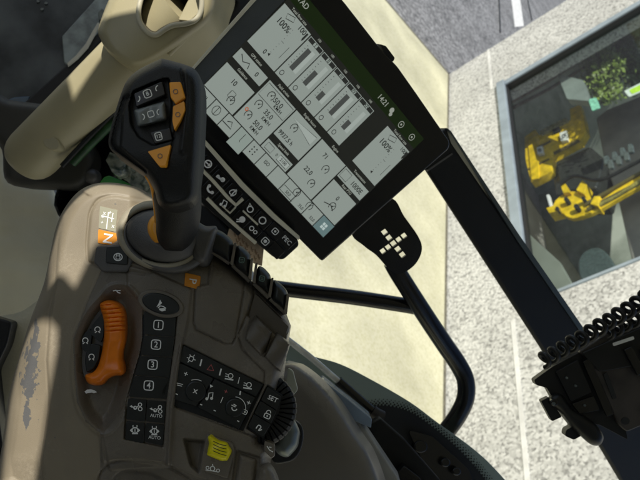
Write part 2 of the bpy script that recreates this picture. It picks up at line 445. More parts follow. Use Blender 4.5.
mxc = nt.nodes.new('ShaderNodeMix'); mxc.data_type = 'RGBA'; nt.links.new(cr_.outputs['Color'], mxc.inputs['Factor']); nt.links.new(old, mxc.inputs[6]); mxc.inputs[7].default_value = (.125, .125, .125, 1)
nt.links.new(mxc.outputs[2], pb.inputs['Base Color'])

# nose labels
slab('gear_label', FC, rnd([(100, 206), (117.5, 210), (115.5, 232), (98.5, 228)], 1), .0008, .0016, mat('grey_green_label', (.35, .34, .25), .5, var=.03), arm)
g = Marks(FC, .0019)
for a, b in (((103, 216), (114, 219)), ((108.5, 212), (106.5, 229)), ((113, 213), (111.5, 222))): g.line([a, b], 1)
g.text('*', 102.5, 218, 8, .15); g.text('+', 110, 213, 6, .15); g.text('x', 104.5, 213, 6, .2); g.text('x', 113, 226, 6, .2); g.text('+', 102, 222.5, 5, .2)
gl = [o for o in COL.objects if o.name == 'gear_label'][0]
g.build('gear_symbol', M['white'], gl)
nl = slab('letter_label', FC, rnd([(98.3, 229.3), (117.3, 233.5), (116.5, 246), (97.8, 243)], 1.2), .0008, .0018, M['orange_label'], arm)
Marks(FC, .0021).text('N', 107.4, 238.4, 13, 1.72, sx=1.1).build('letter', M['white'], nl)
# lock button block by the boot
blk = slab('button_block', FC, rnd([(96, 246), (130, 243), (132, 262), (127, 272), (102, 272), (93, 262)], 3), -.004, .0065, M['grey'], arm, b=.0014)
bt = slab('button', FC, rnd([(106.5, 246.5), (128, 245.5), (127.5, 265), (105.5, 263)], 2), .0055, .0078, M['key'], arm, b=.0006)
mk = Marks(FC, .0080); mk.ring(118, 257, 4.2, 1.0, ry=3.6); mk.rbox(118, 257.5, 4, 3.2, .8); mk.ring(118, 255.5, 1.6, .7, a0=180, a1=360, n=8)
mk.build('lock_symbol', M['print'], bt)
pl = slab('park_label', FC, rnd([(185, 272.5), (200.8, 276), (199.5, 289.5), (184.2, 286)], 1.5), .0006, .0034, M['orange_label'], arm, b=.0004)
Marks(FC, .0037).text('P', 192.5, 281, 10.5, 1.75).build('letter', M['white'], pl)

# orange speed slider sitting in the basin
sl_poly = cr([(99.5, 304), (105, 300.5), (112, 300.2), (119, 303), (124, 309), (126, 318), (126.3, 332), (125, 345), (123.5, 355), (124.8, 369), (122.5, 375), (115, 376), (107.5, 379.5), (103, 384.5), (95, 385.5), (88, 383), (85, 377), (86.5, 374), (93.5, 371.5), (98.5, 364), (102, 350), (103.8, 335), (103.4, 322), (101, 311)], 5)
def sl_h(X, Y, D):
    t = np.clip(D / 7, 0, 1); h = -.003 + .0125 * np.sqrt(np.clip(1 - (1 - t) ** 2, 0, 1))
    w = sstep(Y, 303, 305) * (1 - sstep(Y, 331, 333)) * sstep(D, .3, 1.5)
    ph = (Y + .10 * (X - 112) - 304.5) / 4.4; ph = np.abs(ph - np.round(ph))
    h -= w * .0019 * np.exp(-(ph / .13) ** 2)
    h += .0035 * np.exp(-((Y - 371) / 5) ** 2) * sstep(X, 102, 118)
    h -= .0035 * sstep(Y, 340, 350) * (1 - sstep(Y, 358, 366)) * np.clip((X - 108) / 14, 0, 1)
    return h
sl = relief('speed_slider', FC, sl_poly, sl_h, M['orange'], arm, step=.7, depth=.014)
# black key trio left of the slider
trio = [rnd([(103, 311.5), (103.8, 322), (103.5, 336), (100.5, 343), (90.5, 334), (91.5, 326)], 2), rnd([(89.8, 327.5), (92, 335), (89.8, 350), (84.8, 352.5), (81, 347), (82.5, 336)], 3),
        rnd([(91, 343.5), (100.8, 345.5), (99, 359), (94, 368.5), (86.5, 373), (84.8, 362), (85.5, 354)], 2)]
fan = slab('key_fan', FC, cr([(104, 308), (105, 335), (101, 358), (92, 373), (84, 377), (80, 350), (84, 331), (93, 317)], 5), -.012, -.0032, M['grey'], arm, b=.0008)
for i, tp in enumerate(trio):
    k_ = slab('key', FC, tp, -.004, .0006, M['key'], fan, b=.0009)
    c = ((97.5, 329.5), (85.3, 340.5), (91.5, 356.8))[i]
    mk = Marks(FC, .0008); mk.ring(c[0], c[1], 2.7, 1.0, a0=-220, a1=60, n=12); mk.line([(c[0] - 2.6, c[1] + 3.4), (c[0] - .6, c[1] + 1.8)], .9); mk.line([(c[0] + 2.6, c[1] + 3.4), (c[0] + .6, c[1] + 1.8)], .9)
    mk.build('symbol', M['print'], k_)
mk = Marks(FC, .0020); mk.line([(113, 291), (116, 290.2), (118, 292.5), (120.5, 293.2)], 1.1); mk.line([(117, 290.5), (120.5, 290.5)], .9); mk.build('hare_symbol', M['print'], arm)
mk = Marks(FC, -.0040); mk.poly([(84.5, 391.5), (87, 389.6), (91, 389.3), (94.5, 390.3), (97, 392.2), (94, 393.3), (92, 392.6), (88, 393), (86, 393.6)]); mk.build('tortoise_symbol', M['print'], arm)

# oval key and numbered key column
er = Marks(FC, 0)
c0 = Vector((160.6, 303.7)); rot = rad(16)
def ell(c, a, b, r, n=36): return [(c[0] + a * math.cos(t) * math.cos(r) - b * math.sin(t) * math.sin(r), c[1] + a * math.cos(t) * math.sin(r) + b * math.sin(t) * math.cos(r)) for t in [2 * math.pi * k / n for k in range(n)]]
slab('oval_surround', FC, ell(c0, 23.5, 13.3, rot), .002, .0066, M['console'], arm, b=.0011)
ek = slab('oval_key', FC, ell(c0, 19.3, 9.9, rot), .003, .0078, M['key'], arm, b=.0009)
mk = Marks(FC, .0081); mk.poly([(160, 299.5), (162, 303), (159, 306), (156.5, 307), (158.8, 303)]); mk.line([(158, 308), (160.5, 305.8), (163.5, 306.5), (166, 308.5)], 1); mk.poly([(159, 308.5), (164.5, 308), (166, 310.3), (162, 311.5), (159.3, 310)])
mk.build('symbol', M['print'], ek)
def colx(y):
    """left and right limits of the key column"""
    return (np.interp(y, [309, 338, 355, 378, 402, 439], [143.3, 143.3, 140, 133.3, 126.5, 124.5]), np.interp(y, [316, 340, 368, 394, 447], [176.8, 175, 171, 167, 163]))
slab('key_bed', FC, colblk, -.004, .0016, M['dark'], arm)
ys = [311.5, 335.2, 355.6, 375.8, 397.5]
for i in range(4):
    a, b = ys[i] + .5, ys[i + 1] - .5
    la, ra = colx(a); lb, rb = colx(b)
    pg = [(la + .6, a - .2), (ra - .6, a + 2.2), (rb - .6, b + 2.0), (lb + .6, b - .4)]
    if i == 0: pg = [(la + .6, a - 1), ((la + ra) / 2 - 2, a + 5), (ra - .6, a + 5.2), (rb - .6, b + 2.0), (lb + .6, b - .4)]
    k_ = slab('number_key', FC, rnd(pg, 1.6, 3), .0008, .0040, M['key'], arm, b=.0007)
    x, y = ((158.4, 325), (156, 344.6), (152.6, 364.6), (148.7, 385.5))[i]
    mk = Marks(FC, .0042); mk.rbox(x, y, 9.2, 9.2, 1.05, .06); mk.text(str(i + 1), x, y + .2, 8.6, .08, sx=.95); mk.build('numeral', M['white'], k_)
for r in range(2):
    for c in range(2):
        y0, y1 = ((398.3, 420.5), (421.5, 443))[r]
        def xx(y, t): l, q = colx(y); return l + .6 + (q - l - 1.2) * t
        t0, t1 = ((0, .49), (.51, 1))[c]
        dy = c * 1.8
        k_ = slab('mode_key', FC, rnd([(xx(y0, t0), y0 + dy), (xx(y0, t1), y0 + dy + 1.8), (xx(y1, t1), y1 + dy + 1.0 - (r == 1) * .2), (xx(y1, t0), y1 + dy - 1.2 - (r == 1) * 2)], 1.4, 3), .0008, .0040, M['key'], arm, b=.0006)
        mk = Marks(FC, .0042)
        x, y = (((136, 407), (156, 409.5)), ((135, 430.3), (154.3, 431.3)))[r][c]
        if r == 0:
            mk.poly([(x - 6.5, y - .8), (x - 4, y - 2), (x - 4, y + .8)]); mk.line([(x - 4, y - .4), (x - .5, y + 1.6)], 1.2); mk.ring(x - .8, y + .8, 1.6, .9, 10); mk.ring(x + 4, y - 2.4, 1.7, .9, 10); mk.ring(x + 4.2, y + 1.9, 1.9, .9, 10); mk.line([(x + .8, y + .3), (x + 2.8, y - 1.6)], 1)
        else:
            mk.ring(x, y, 2.9, 1.1, 14); mk.line([(x, y - 2), (x, y + 2)], .9)
            mk.line([(x - 2, y - 3), (x - 2, y - 5.2)], .9); mk.line([(x + 2, y - 3), (x + 2, y - 5.2)], .9); mk.poly([(x - 5.2, y), (x - 3.2, y - 2), (x - 3.2, y + 2)]); mk.poly([(x + 5.2, y), (x + 3.2, y - 2), (x + 3.2, y + 2)]); mk.line([(x - 3, y + 3.4), (x + 3, y + 3.4)], 1)
        if c: mk.text('AUTO', x + .3, y + 6.4, 4.6, .09, sx=.95)
        mk.build('symbol', M['print'], k_)

# radio and climate key pad
U = Vector((264 - 183.5, 384.5 - 345)); ul = U.length; U.normalize(); Vv = Vector((-U.y, U.x))
ang = math.atan2(U.y, U.x)
def kp(t, s): return (183.5 + U.x * t + Vv.x * s, 345 + U.y * t + Vv.y * s)     # along top edge, down from it
slab('pad_bed', FC, kb, -.004, .0012, M['dark'], arm)
top = slab('key_strip', FC, rnd([kp(.8, .6), kp(89, .6), kp(87.6, 14), kp(.3, 16.5)], 1.2, 3), .0004, .0042, M['key'], arm, b=.0006)
mk = Marks(FC, .0044)
x, y = kp(13, 9); mk.rbox(x, y, 4.2, 4.6, .9, ang); [mk.line([(x + 2.6 * dx, y + 2.6 * dy), (x + 4.4 * dx, y + 4.4 * dy)], .8) for dx, dy in ((1, .3), (-1, -.3), (-.8, .8), (.8, -.9), (-.3, -1))]
x, y = kp(23.5, 8.4); mk.line([(x + .8, y - 3.6), (x - .8, y + 3.2)], 1.5)
x, y = kp(45, 8); mk.line([(x + .9, y - 3.4), (x - .9, y + 3.4)], 1.5)
for t in (55, 75.5):
    x, y = kp(t, 8); mk.ring(x + 1.2, y - .5, 2.4, .9, 12); mk.line([(x - 4, y - 2.8), (x - 1.4, y - 1.9)], .8); mk.line([(x - 4.4, y - .4), (x - 1.8, y)], .8); mk.line([(x - 4.6, y + 2.2), (x + 4, y + 3.6)], 1.3)
x, y = kp(65.5, 7.5); mk.line([(x + .6, y - 3.4), (x - 1, y + 3)], .8)
mk.build('symbols', M['print'], top)
mk = Marks(FC, .0045); x, y = kp(34.3, 8.4); mk.line([(x + .6, y - 3), (x + 3, y + 3), (x - 3.4, y + 2)], 1.1, True); mk.build('warning_symbol', M['red'], top)
left = slab('audio_keys', FC, rnd([kp(.3, 18), kp(41.5, 16.8), kp(38.5, 49), kp(4, 55), kp(1, 52)], 1.2, 3), .0004, .0040, M['key'], arm, b=.0006)
a0_ = kp(37, 47); left_poly = None
right = slab('climate_keys', FC, rnd([kp(43, 16.8), kp(87.4, 15.5), kp(86.8, 51), kp(40.5, 49.5)], 1.2, 3), .0004, .0040, M['key'], arm, b=.0006)
def knob(c, r, par, h0=.004, h1=.0062):
    n = 40; return slab('knob', FC, ell(c, r, r, 0, n), h0, h1, M['key'], par, b=.0012)
c1 = (195.5, 391.5); c2 = (234.5, 408)
k1 = knob(c1, 10.5, left); k2 = knob(c2, 9.5, right)
mk = Marks(FC, .0043); mk.text('+', 185.8, 374.2, 8, ang); mk.text('-', 177, 393.5, 9, ang); mk.text('-', 201.5, 404, 9, ang); mk.poly([(210, 384.3), (213.3, 386.3), (210.2, 387.8)])
mk.line([(176.5, 383), (183, 384.5)], .8); mk.line([(177, 385), (182, 386.2)], .8)
mk.line([(208, 398.4), (209, 393), (213, 392.6), (212.4, 398)], 1); mk.disc(206.8, 398.8, 1.5); mk.disc(211.6, 398.4, 1.5)
mk.ring(c1[0], c1[1], 12, .7, 8, -110, -60); mk.build('symbols', M['print'], left)
mk = Marks(FC, .0065); mk.text('x', c1[0], c1[1] - .8, 9, .25); mk.build('symbol', M['print'], k1)
mk = Marks(FC, .0043); mk.text('+', 248.5, 403, 8, ang); mk.text('-', 238.5, 420.5, 9, ang); mk.text('-', 215, 410, 9, ang); mk.line([(223, 397), (220.5, 403)], .8); mk.rbox(244.8, 412, 4.6, 4.2, .8, ang); mk.disc(244.8, 412, 1)
mk.ring(c2[0], c2[1], 11.2, .7, 10, -85, 10); mk.line([(240.5, 391), (239.8, 395)], 1.4); mk.build('symbols', M['print'], right)
mk = Marks(FC, .0043); mk.text('+', 225.7, 391.8, 7, ang); mk.build('warm_symbol', M['red'], right)
mk = Marks(FC, .0065); mk.ring(c2[0], c2[1], 2.6, 1.1, 9, 20, 200); mk.line([(c2[0] - 3, c2[1] - 3), (c2[0] + 1, c2[1] - 1)], 1); mk.line([(c2[0] - 1, c2[1] - 4), (c2[0] + 2, c2[1] - 2)], 1); mk.build('symbol', M['print'], k2)
# set / lock / wave keys
slab('set_bed', FC, setk, -.004, .0012, M['dark'], arm)
def sk(t0, t1):
    A0, A1 = Vector((267.5, 386)), Vector((246.8, 427.5)); B0, B1 = Vector((282, 396)), Vector((263.3, 437.6))
    def e(t): a = A0.lerp(A1, t) + Vector((.7, 0)); b = B0.lerp(B1, t) + Vector((-.7 + 2.2 * math.sin(math.pi * t), 0)); return a, b
    a, b = e(t0); c, d = e(t1); return [a, b, d, c]
for i, (t0, t1) in enumerate(((.02, .34), (.36, .66), (.68, .98))):
    k_ = slab('set_key', FC, rnd([tuple(p) for p in sk(t0, t1)], 1.2, 3), .0004, .0040, M['key'], arm, b=.0005)
    mk = Marks(FC, .0042)
    if i == 0: mk.text('SET', 272.8, 399, 6.6, .42)
    if i == 1: mk.rbox(267.2, 416, 6, 4.6, 1.0, .4); mk.ring(268.6, 412.4, 2.1, .9, 8, 180, 385); mk.disc(267.2, 416, .9)
    if i == 2: mk.line(cr([(256, 428.5), (258.5, 425.2), (261, 427), (258.5, 430.5), (262, 429.5)], 4, False), 1.1)
    mk.build('symbol', M['print'], k_)

# ribbed dial behind the set keys
def dial():
    c = Vector((258.5, 408.5)); n = 228; vs = []; fs = []; prof = [(0, -.006), (27, -.006), (34, -.0062), (37, -.0085), (38, -.014), (38, -.022), (0, -.024)]
    for j in range(n):
        a = 2 * math.pi * j / n; rib = 1 if j % 6 != 0 else -1
        for (r, h) in prof:
            rr = r + (rib * .5 if r > 30 else 0); hh = h + (rib * .0008 if 25 < r and h > -.012 else 0)
            vs.append(FC.at(c.x + rr * math.cos(a), c.y + rr * math.sin(a), hh))
    m = len(prof)
    for j in range(n):
        for i in range(m - 1): a = j * m + i; b = ((j + 1) % n) * m + i; fs.append([a, b, b + 1, a + 1])
    me = mesh('thumb_wheel', vs, fs)
    bm = bmesh.new(); bm.from_mesh(me); bmesh.ops.remove_doubles(bm, verts=bm.verts, dist=1e-6); bmesh.ops.recalc_face_normals(bm, faces=bm.faces); bm.to_mesh(me); bm.free()
    return link('thumb_wheel', me, FC.W, arm, M['rubber'])
dial()
# small corner button under the dial
cb = slab('corner_button', FC, rnd([(264.5, 441), (275, 444.5), (275, 455.5), (271.5, 458.5), (264, 451)], 2.5), -.006, .0035, M['console'], arm, b=.0008)
mk = Marks(FC, .0037); mk.line([(267, 446), (269.5, 450), (273, 452)], 1); mk.line([(269, 447), (271.5, 447.5)], 1); mk.build('symbol', M['print'], cb)

# yellow rocker in its housing
yh = slab('switch_housing', FC, rnd([(207, 434), (233, 443), (235, 452), (227.5, 479), (200.5, 470), (202, 456)], 2.5), -.008, .0052, M['console'], arm, b=.0012)
yp = rnd([(207.5, 437), (210.5, 435.3), (219.5, 440), (227.5, 442), (232.7, 450), (232, 453.5), (227.5, 461.5), (221, 461.8), (205.8, 455.5), (209, 443)], 1.5, 3)
def yl_h(X, Y, D):
    ax = (X - 207) * .3 + (Y - 436) * .95
    h = .004 + .0085 * np.sqrt(np.clip(1 - (1 - np.clip(D / 5, 0, 1)) ** 2, 0, 1))
    h += .0035 * sstep(-ax, -9, -1) ; h -= .003 * sstep(ax, 9, 17)
    return h
yk = relief('yellow_rocker', FC, yp, yl_h, M['yellow'], yh, step=.8, depth=.002)
g2 = Marks(FC, .0148)
for t in range(4): g2.line(cr([(213.2 + t * -.1, 441.2 + t * 3.2), (217.5, 443.2 + t * 3.2), (221.5, 444.8 + t * 3.2), (226.5, 445.6 + t * 3.3)], 3, False), .75)
g2.build('grip_lines', M['dark'], yh)
mk = Marks(FC, .0054); mk.ring(207.5, 467.8, 1.5, .8, 10); mk.ring(212.5, 468.6, 2.3, 1, 10); mk.ring(218, 470.6, 1.6, .8, 10); mk.line([(205.5, 470), (219, 472)], .8); mk.line([(212.5, 464), (213, 467)], 1); mk.build('symbol', M['print'], yh)
def barrel(poly, H=.006):
    def f(X, Y, D): return -.003 + H * np.sqrt(np.clip(1 - (1 - np.clip(D / 6, 0, 1)) ** 2, 0, 1))
    return f
relief('blank_rocker', FC, rnd([(239, 452.5), (257.5, 458.5), (254.5, 492), (232.5, 492)], 2.5, 3), barrel(None, .005), M['console'], arm, step=1.2, depth=.008)
relief('palm_nub', FC, cr([(258, 470), (263, 465), (270, 466), (276, 474), (279, 486), (270, 500), (254, 496)], 5), dome(.012, 10), M['console'], arm, step=1.5, depth=.01)

# two brown scroll paddles
for pg in (cr([(250.5, 316.5), (255, 314.5), (270.5, 330), (271.8, 334), (264.5, 355), (261.5, 356), (246.5, 341), (245.2, 337)], 4), cr([(275.5, 334.5), (279, 333.5), (288.8, 342.5), (289.6, 346.5), (281.5, 369.5), (278.5, 370.5), (265.8, 358.5), (265.3, 354.5)], 4)):
    def rh(X, Y, D):
        c = np.mean([p[0] for p in pg]); q = np.mean([p[1] for p in pg])
        ax = (X - c) * .72 + (Y - q) * .69
        return .002 + .010 * np.sqrt(np.clip(1 - (ax / 15.5) ** 2, 0, 1)) * sstep(D, 0, 1.2) + .0012 * sstep(-((X - c) * .69 - (Y - q) * .72), -9, -4)
    relief('scroll_wheel', FC, pg, rh, M['console_dark'], arm, step=1.0, depth=.008)
slab('pocket_floor', FC, [(255, 293.5), (288.5, 326.5), (283.8, 339), (249, 316)], -.004, -.0005, M['console_dark'], arm)

# row of black lift paddles between grey fins
pads = [[(200, 236), (206, 229), (219, 230), (230, 238), (233.5, 246), (231, 263), (221, 258), (205, 248)], [(236.5, 247.5), (241, 246), (247, 251), (251, 258), (249.5, 277), (243, 274), (233.5, 265)],
        [(257.5, 268), (261.5, 266.5), (267, 271), (271, 278), (269.5, 294), (262, 289), (254, 282)], [(273.5, 281.5), (277.5, 281.5), (284, 287), (288, 295), (285.5, 311), (278, 306), (270.5, 298.5)]]
for i, pg in enumerate(pads):
    k_ = relief('lift_paddle', FC, cr(pg, 4), lambda X, Y, D: -.002 + .013 * np.sqrt(np.clip(1 - (1 - np.clip(D / 7, 0, 1)) ** 2, 0, 1)), M['key'], arm, step=1.1, depth=.02)
    if i in (1, 2):
        c = ((241.8, 260), (262, 278.5))[i - 1]; mk = Marks(FC, .0115); mk.rbox(c[0], c[1], 5, 5.2, .8, .2); mk.line([(c[0] - 1.4, c[1] - .6), (c[0] + 1.4, c[1] - .4)], .7); mk.line([(c[0] - 1.4, c[1] + 1), (c[0] + 1.4, c[1] + 1.2)], .7)
        mk.build('symbol', mat('teal_print', (.12, .2, .18), .6, var=0), k_)
for a, b in (((235.3, 242), (231.5, 265)), ((252, 257.5), (249.5, 279)), ((256.5, 262), (253.8, 283)), ((272.5, 277), (269.3, 297)), ((288.3, 293), (285.3, 314))):
    d = .0; c1_ = Vector(a); c2_ = Vector(b)
    slab('paddle_fin', FC, rnd([c1_ + Vector((-1.3, 1)), c1_ + Vector((1.2, .5)), c2_ + Vector((1.6, 1)), c2_ + Vector((-1.4, -1))], 1.2, 3), -.02, .0105, M['console'], arm, b=.0007)
for a, b in (((206, 247), (230, 263)), ((233, 265), (250, 281)), ((254, 283), (269, 297.5)), ((270.5, 298.5), (286, 313))):
    pts = [FC.M @ FC.at(a[0], a[1], .0035), FC.M @ FC.at(b[0], b[1], .0035)]
    tube('paddle_lip', [pts[0], pts[0].lerp(pts[1], .5), pts[1]], .0020, M['console'], arm, ns=10)

# =================================================================== JOYSTICK
FB = Fr(165, 240, .495, (.05, .22, .97))
joy = thing('joystick', FB.W, 'tall black joystick lever with orange and grey thumb buttons', 'joystick')
def ringmesh(name, fr, c, prof, m, par, rot=0, n=64):
    """surface of revolution-like boot: prof = list of (a, b, h) semi axes in px and height"""
    vs = []; fs = []
    for j in range(n):
        t = 2 * math.pi * j / n
        for (a, b, h, ox, oy) in prof:
            x = a * math.cos(t); y = b * math.sin(t)
            vs.append(fr.at(c[0] + ox + x * math.cos(rot) - y * math.sin(rot), c[1] + oy + x * math.sin(rot) + y * math.cos(rot), h))
    k = len(prof)
    for j in range(n):
        for i in range(k - 1): a = j * k + i; b = ((j + 1) % n) * k + i; fs.append([a, b, b + 1, a + 1])
    me = mesh(name, vs, fs); bm = bmesh.new(); bm.from_mesh(me); bmesh.ops.recalc_face_normals(bm, faces=bm.faces); bm.to_mesh(me); bm.free()
    return link(name, me, fr.W, par, m, smooth=True)
ringmesh('boot_rim', FB, (160, 236), [(45, 35, -.02, 0, 0), (44, 34, -.002, 0, 0), (42, 32.5, .003, 0, 0), (39, 29.5, .0045, 0, 0), (36.5, 27, .003, 0, 0), (36, 26.5, -.004, 0, 0)], M['tan'], joy, rad(14))
ringmesh('lower_collar', FB, (163, 239), [(43, 31, -.015, 2, 3), (43, 30, .002, 2, 2), (40, 28, .0045, 1, 1), (37, 26, .003, 0, 0), (36, 25, .001, 0, 0)], M['grey'], joy, rad(16))
ringmesh('boot', FB, (163, 235), [(38, 26.5, -.002, 0, 1), (37, 25, .0045, 0, 1), (33, 22, .008, 0, 0), (26, 17, .0105, 2, 0), (22, 14, .012, 4, 1), (18, 11, .013, 6, 2), (10, 6, .012, 6, 2), (.1, .1, .012, 6, 2)], M['grey'], joy, rad(14))
relief('boot_flange', FB, cr([(196, 222), (206, 226), (216.5, 226.5), (215, 237), (211, 250), (206, 262), (196, 262), (190, 250), (192, 236)], 4), dome(.008, 7), M['grey'], joy, step=1.4, depth=.02)
relief('pivot_knob', FB, cr([(150, 219), (156, 214.5), (161, 217), (163, 230), (161, 241), (155, 243), (149, 236), (147, 227)], 5), (lambda X, Y, D: .010 + dome(.012, 7)(X, Y, D)), M['orange_key'], joy, step=1.2, depth=.0)
# handle: swept oval
def oval(name, fr, rows, m, par, n=32):
    """rows: (px,py, half width px, depth m of centre, half thickness m) ; cross-sections horizontal-ish in the picture"""
    vs = []; fs = []
    for i, (x, y, w, d, th, tilt) in enumerate(rows):
        c = P(x, y, d)
        ex = Vector((math.cos(tilt), -math.sin(tilt), 0)); wz = Vector((0, 0, 1))
        for k in range(n):
            a = 2 * math.pi * k / n; ca, sa = math.cos(a), math.sin(a)
            q = abs(ca) ** .8 * (1 if ca > 0 else -1), abs(sa) ** .8 * (1 if sa > 0 else -1)
            vs.append(c + ex * (w * d / F_PX * q[0]) + wz * th * q[1])
    for i in range(len(rows) - 1):
        for k in range(n): a = i * n + k; b = i * n + (k + 1) % n; fs.append([a, b, b + n, a + n])
    fs.append(list(range(n))); fs.append([(len(rows) - 1) * n + k for k in range(n)])
    Wi = fr.Mi; vs = [Wi @ v for v in vs]
    me = mesh(name, vs, fs); bm = bmesh.new(); bm.from_mesh(me); bmesh.ops.recalc_face_normals(bm, faces=bm.faces); bm.to_mesh(me); bm.free()
    return link(name, me, fr.W, par, m, smooth=True)
rows = []
for (x, y, w, d, th, tl) in [(176, 128, 23, .425, .012, 0), (176, 150, 24, .428, .017, 0), (175.5, 170, 24.5, .434, .020, .02), (175.8, 188, 24.3, .442, .021, .05), (178, 205, 22.3, .450, .021, .08), (178.2, 220, 20.5, .458, .020, .1), (176.3, 234, 18.2, .466, .019, .1), (174.5, 244, 14.0, .472, .017, .1), (173.5, 250.5, 7.5, .475, .011, .1)]:
    rows.append(Vector((x, y, w, d, th, tl)))
rr = []
N = len(rows)
for i in range(N - 1):
    for k in range(5):
        t = k / 5; a, b, c, d = rows[max(i - 1, 0)], rows[i], rows[i + 1], rows[min(i + 2, N - 1)]
        rr.append(tuple(.5 * ((2 * b) + (c - a) * t + (2 * a - 5 * b + 4 * c - d) * t * t + (3 * b - a - 3 * c + d) * t ** 3)))
rr.append(tuple(rows[-1]))
oval('handle', FB, rr, M['rubber'], joy)
FJ = Fr(158, 115, .405, (-.02, .20, .98))
head_ol = cr([(108.5, 143), (109.5, 134), (114, 116), (121, 94), (127, 80.5), (138, 70), (158, 60), (164, 59), (186, 65), (196, 70.5), (201.5, 82), (202.5, 104), (201, 140), (199.5, 172), (196, 200), (176, 210), (160, 206), (154, 190), (145, 176), (133, 166.5), (119, 156.5), (111, 150)], 5)
fac = [(113.5, 146), (126, 92), (140, 78), (163, 70), (180, 73), (190, 84), (192, 150), (170, 172), (150, 175)]
rec = rnd([(129, 105), (133, 91), (162, 79), (169, 78), (172, 104), (170, 129), (174, 140), (153, 146), (138, 137), (131, 125)], 3)
chan = [(112, 147), (117, 118), (127, 97)]
def head_h(X, Y, D):
    h = -.016 + .016 * np.sqrt(np.clip(1 - (1 - np.clip(D / 9, 0, 1)) ** 2, 0, 1))
    s = sdf(X, Y, rec); h -= .0042 * sstep(s, -1.0, 1.2)
    h -= .010 * sstep(Y, 150, 205) + .004 * sstep(X, 186, 202)
    h += .0018 * np.exp(-(seg_dist(X, Y, [(186, 70), (187, 110), (182, 150)], False) / 3.0) ** 2)
    h -= .0035 * sstep(-(X - np.interp(Y, [96, 115, 147, 170], [131, 124, 122, 148])), 0, 2.5) * sstep(D, 2, 4) * sstep(Y, 92, 100)
    h -= .0012 * np.exp(-(seg_dist(X, Y, [(181, 70), (186, 96), (175, 132), (172, 146), (166, 168)], False) / 1.1) ** 2)
    return h
head = relief('head', FJ, head_ol, head_h, M['rubber'], joy, step=1.0, depth=.034)
def jb(name, pg, m, h0=-.004, h1=.0005, r=1.5, b=.0007): return slab(name, FJ, rnd(pg, r, 4), h0, h1, m, joy, b=b)
k_ = jb('top_button', [(133.5, 93.5), (162, 81), (165.5, 94.5), (136, 107)], M['piano'], h1=-.0005)
mk = Marks(FJ, -.0003); mk.ring(136.6, 98.5, 3.3, 1, 8, -50, 70); mk.ring(159, 88.5, 3.3, 1, 8, 130, 250); mk.rbox(147.5, 93.7, 7.6, 7.6, .9, -.35); mk.text('B', 147.5, 93.8, 5.8, -.35); mk.build('symbols', M['print'], k_)
gk = relief('grey_rocker', FJ, rnd([(133.8, 110), (165, 101), (166.5, 119.5), (137.5, 127)], 2.5, 4), lambda X, Y, D: -.003 + .0055 * np.sqrt(np.clip(1 - (1 - np.clip(D / 4, 0, 1)) ** 2, 0, 1)) - .0022 * np.exp(-((X - 150) / 6) ** 2) * sstep(D, 0, 3), mat('grey_rocker_plastic', (.2, .22, .225), .35, var=.05), joy, step=.9, depth=.008)
mk = Marks(FJ, .0028); mk.ring(141.5, 117, 3, 1, 8, -80, 60); mk.ring(160, 112, 3, 1, 8, 110, 250); mk.rbox(150.8, 114, 6, 6, .8, -.3); mk.build('symbols', M['print'], gk)
k_ = jb('lower_button', [(149.5, 132.5), (170, 127.5), (172.5, 139.5), (154.5, 144)], M['piano'], h1=-.0002)
mk = Marks(FJ, .0000); mk.rbox(158.5, 136.3, 6.4, 7.6, .9, -.25); mk.text('12', 158.5, 136.3, 5, -.25); mk.build('symbols', M['print'], k_)
k_ = jb('orange_button', [(169, 82), (180.5, 81.5), (185, 97), (175.5, 104), (170.3, 97)], M['orange_key'], h1=.0030, b=.0009)
k_['label'] = 'upper orange thumb button'
mk = Marks(FJ, .0033); mk.ring(175.5, 91.5, 2.3, .7, 10); mk.build('symbol', M['worn'], k_)
k_ = jb('orange_button', [(173, 106), (176.5, 104.8), (184.2, 101), (185, 109.5), (180.5, 120), (174.3, 130), (172.3, 121)], M['orange_key'], h1=.0030, b=.0009)
mk = Marks(FJ, .0033); mk.ring(177.8, 114.5, 2.3, .7, 10); mk.build('symbol', M['worn'], k_)
k_ = jb('orange_button', [(147.5, 151.5), (171, 144.5), (165.7, 165.5), (159, 166)], M['orange_key'], h1=.0012, b=.0008)
mk = Marks(FJ, .0015); mk.ring(160, 156, 2.2, .7, 10); mk.build('symbol', M['worn'], k_)
# thin orange edge down the front of the handle
pts = tpath([(146.5, 176, .415), (151.5, 186, .424), (154, 198, .436), (155.3, 210, .448), (156, 222, .458)], 5)
tube('orange_edge', pts, [.0012] * len(pts), M['orange_key'], joy, ns=8)

# =================================================================== MONITOR
FM = Fr(310, 110, .76, (.14, -.31, .94))
mon = thing('touchscreen_monitor', FM.W, 'large tilted black touchscreen terminal showing grey machine readouts', 'monitor')
mon_ol = rnd([(164, 102), (299, -50), (345, 3), (380, 48), (398, 67), (417, 94), (450, 142), (449, 149), (322, 262)], 3, 4)
hs = slab('housing', FM, mon_ol, -.045, 0, M['piano'], mon, b=.003)
slab('edge_lug', FM, rnd([(380, 44), (386, 46), (395, 58), (393, 62), (389, 60)], 1.5), -.03, -.004, M['black'], mon, b=.001)
Sq = [(299, -13), (424, 139), (323, 238), (190, 97)]
def hom(src, dst):
    A = []
    for (x, y), (u, v) in zip(src, dst):
        A.append([x, y, 1, 0, 0, 0, -u * x, -u * y, -u]); A.append([0, 0, 0, x, y, 1, -v * x, -v * y, -v])
    return np.linalg.svd(np.array(A, float))[2][-1].reshape(3, 3)
HS = hom([(0, 0), (1, 0), (1, 1), (0, 1)], Sq)
def smap(u, v):
    q = HS @ np.array([u, v, 1]); return q[0] / q[2], q[1] / q[2]
AY = .6
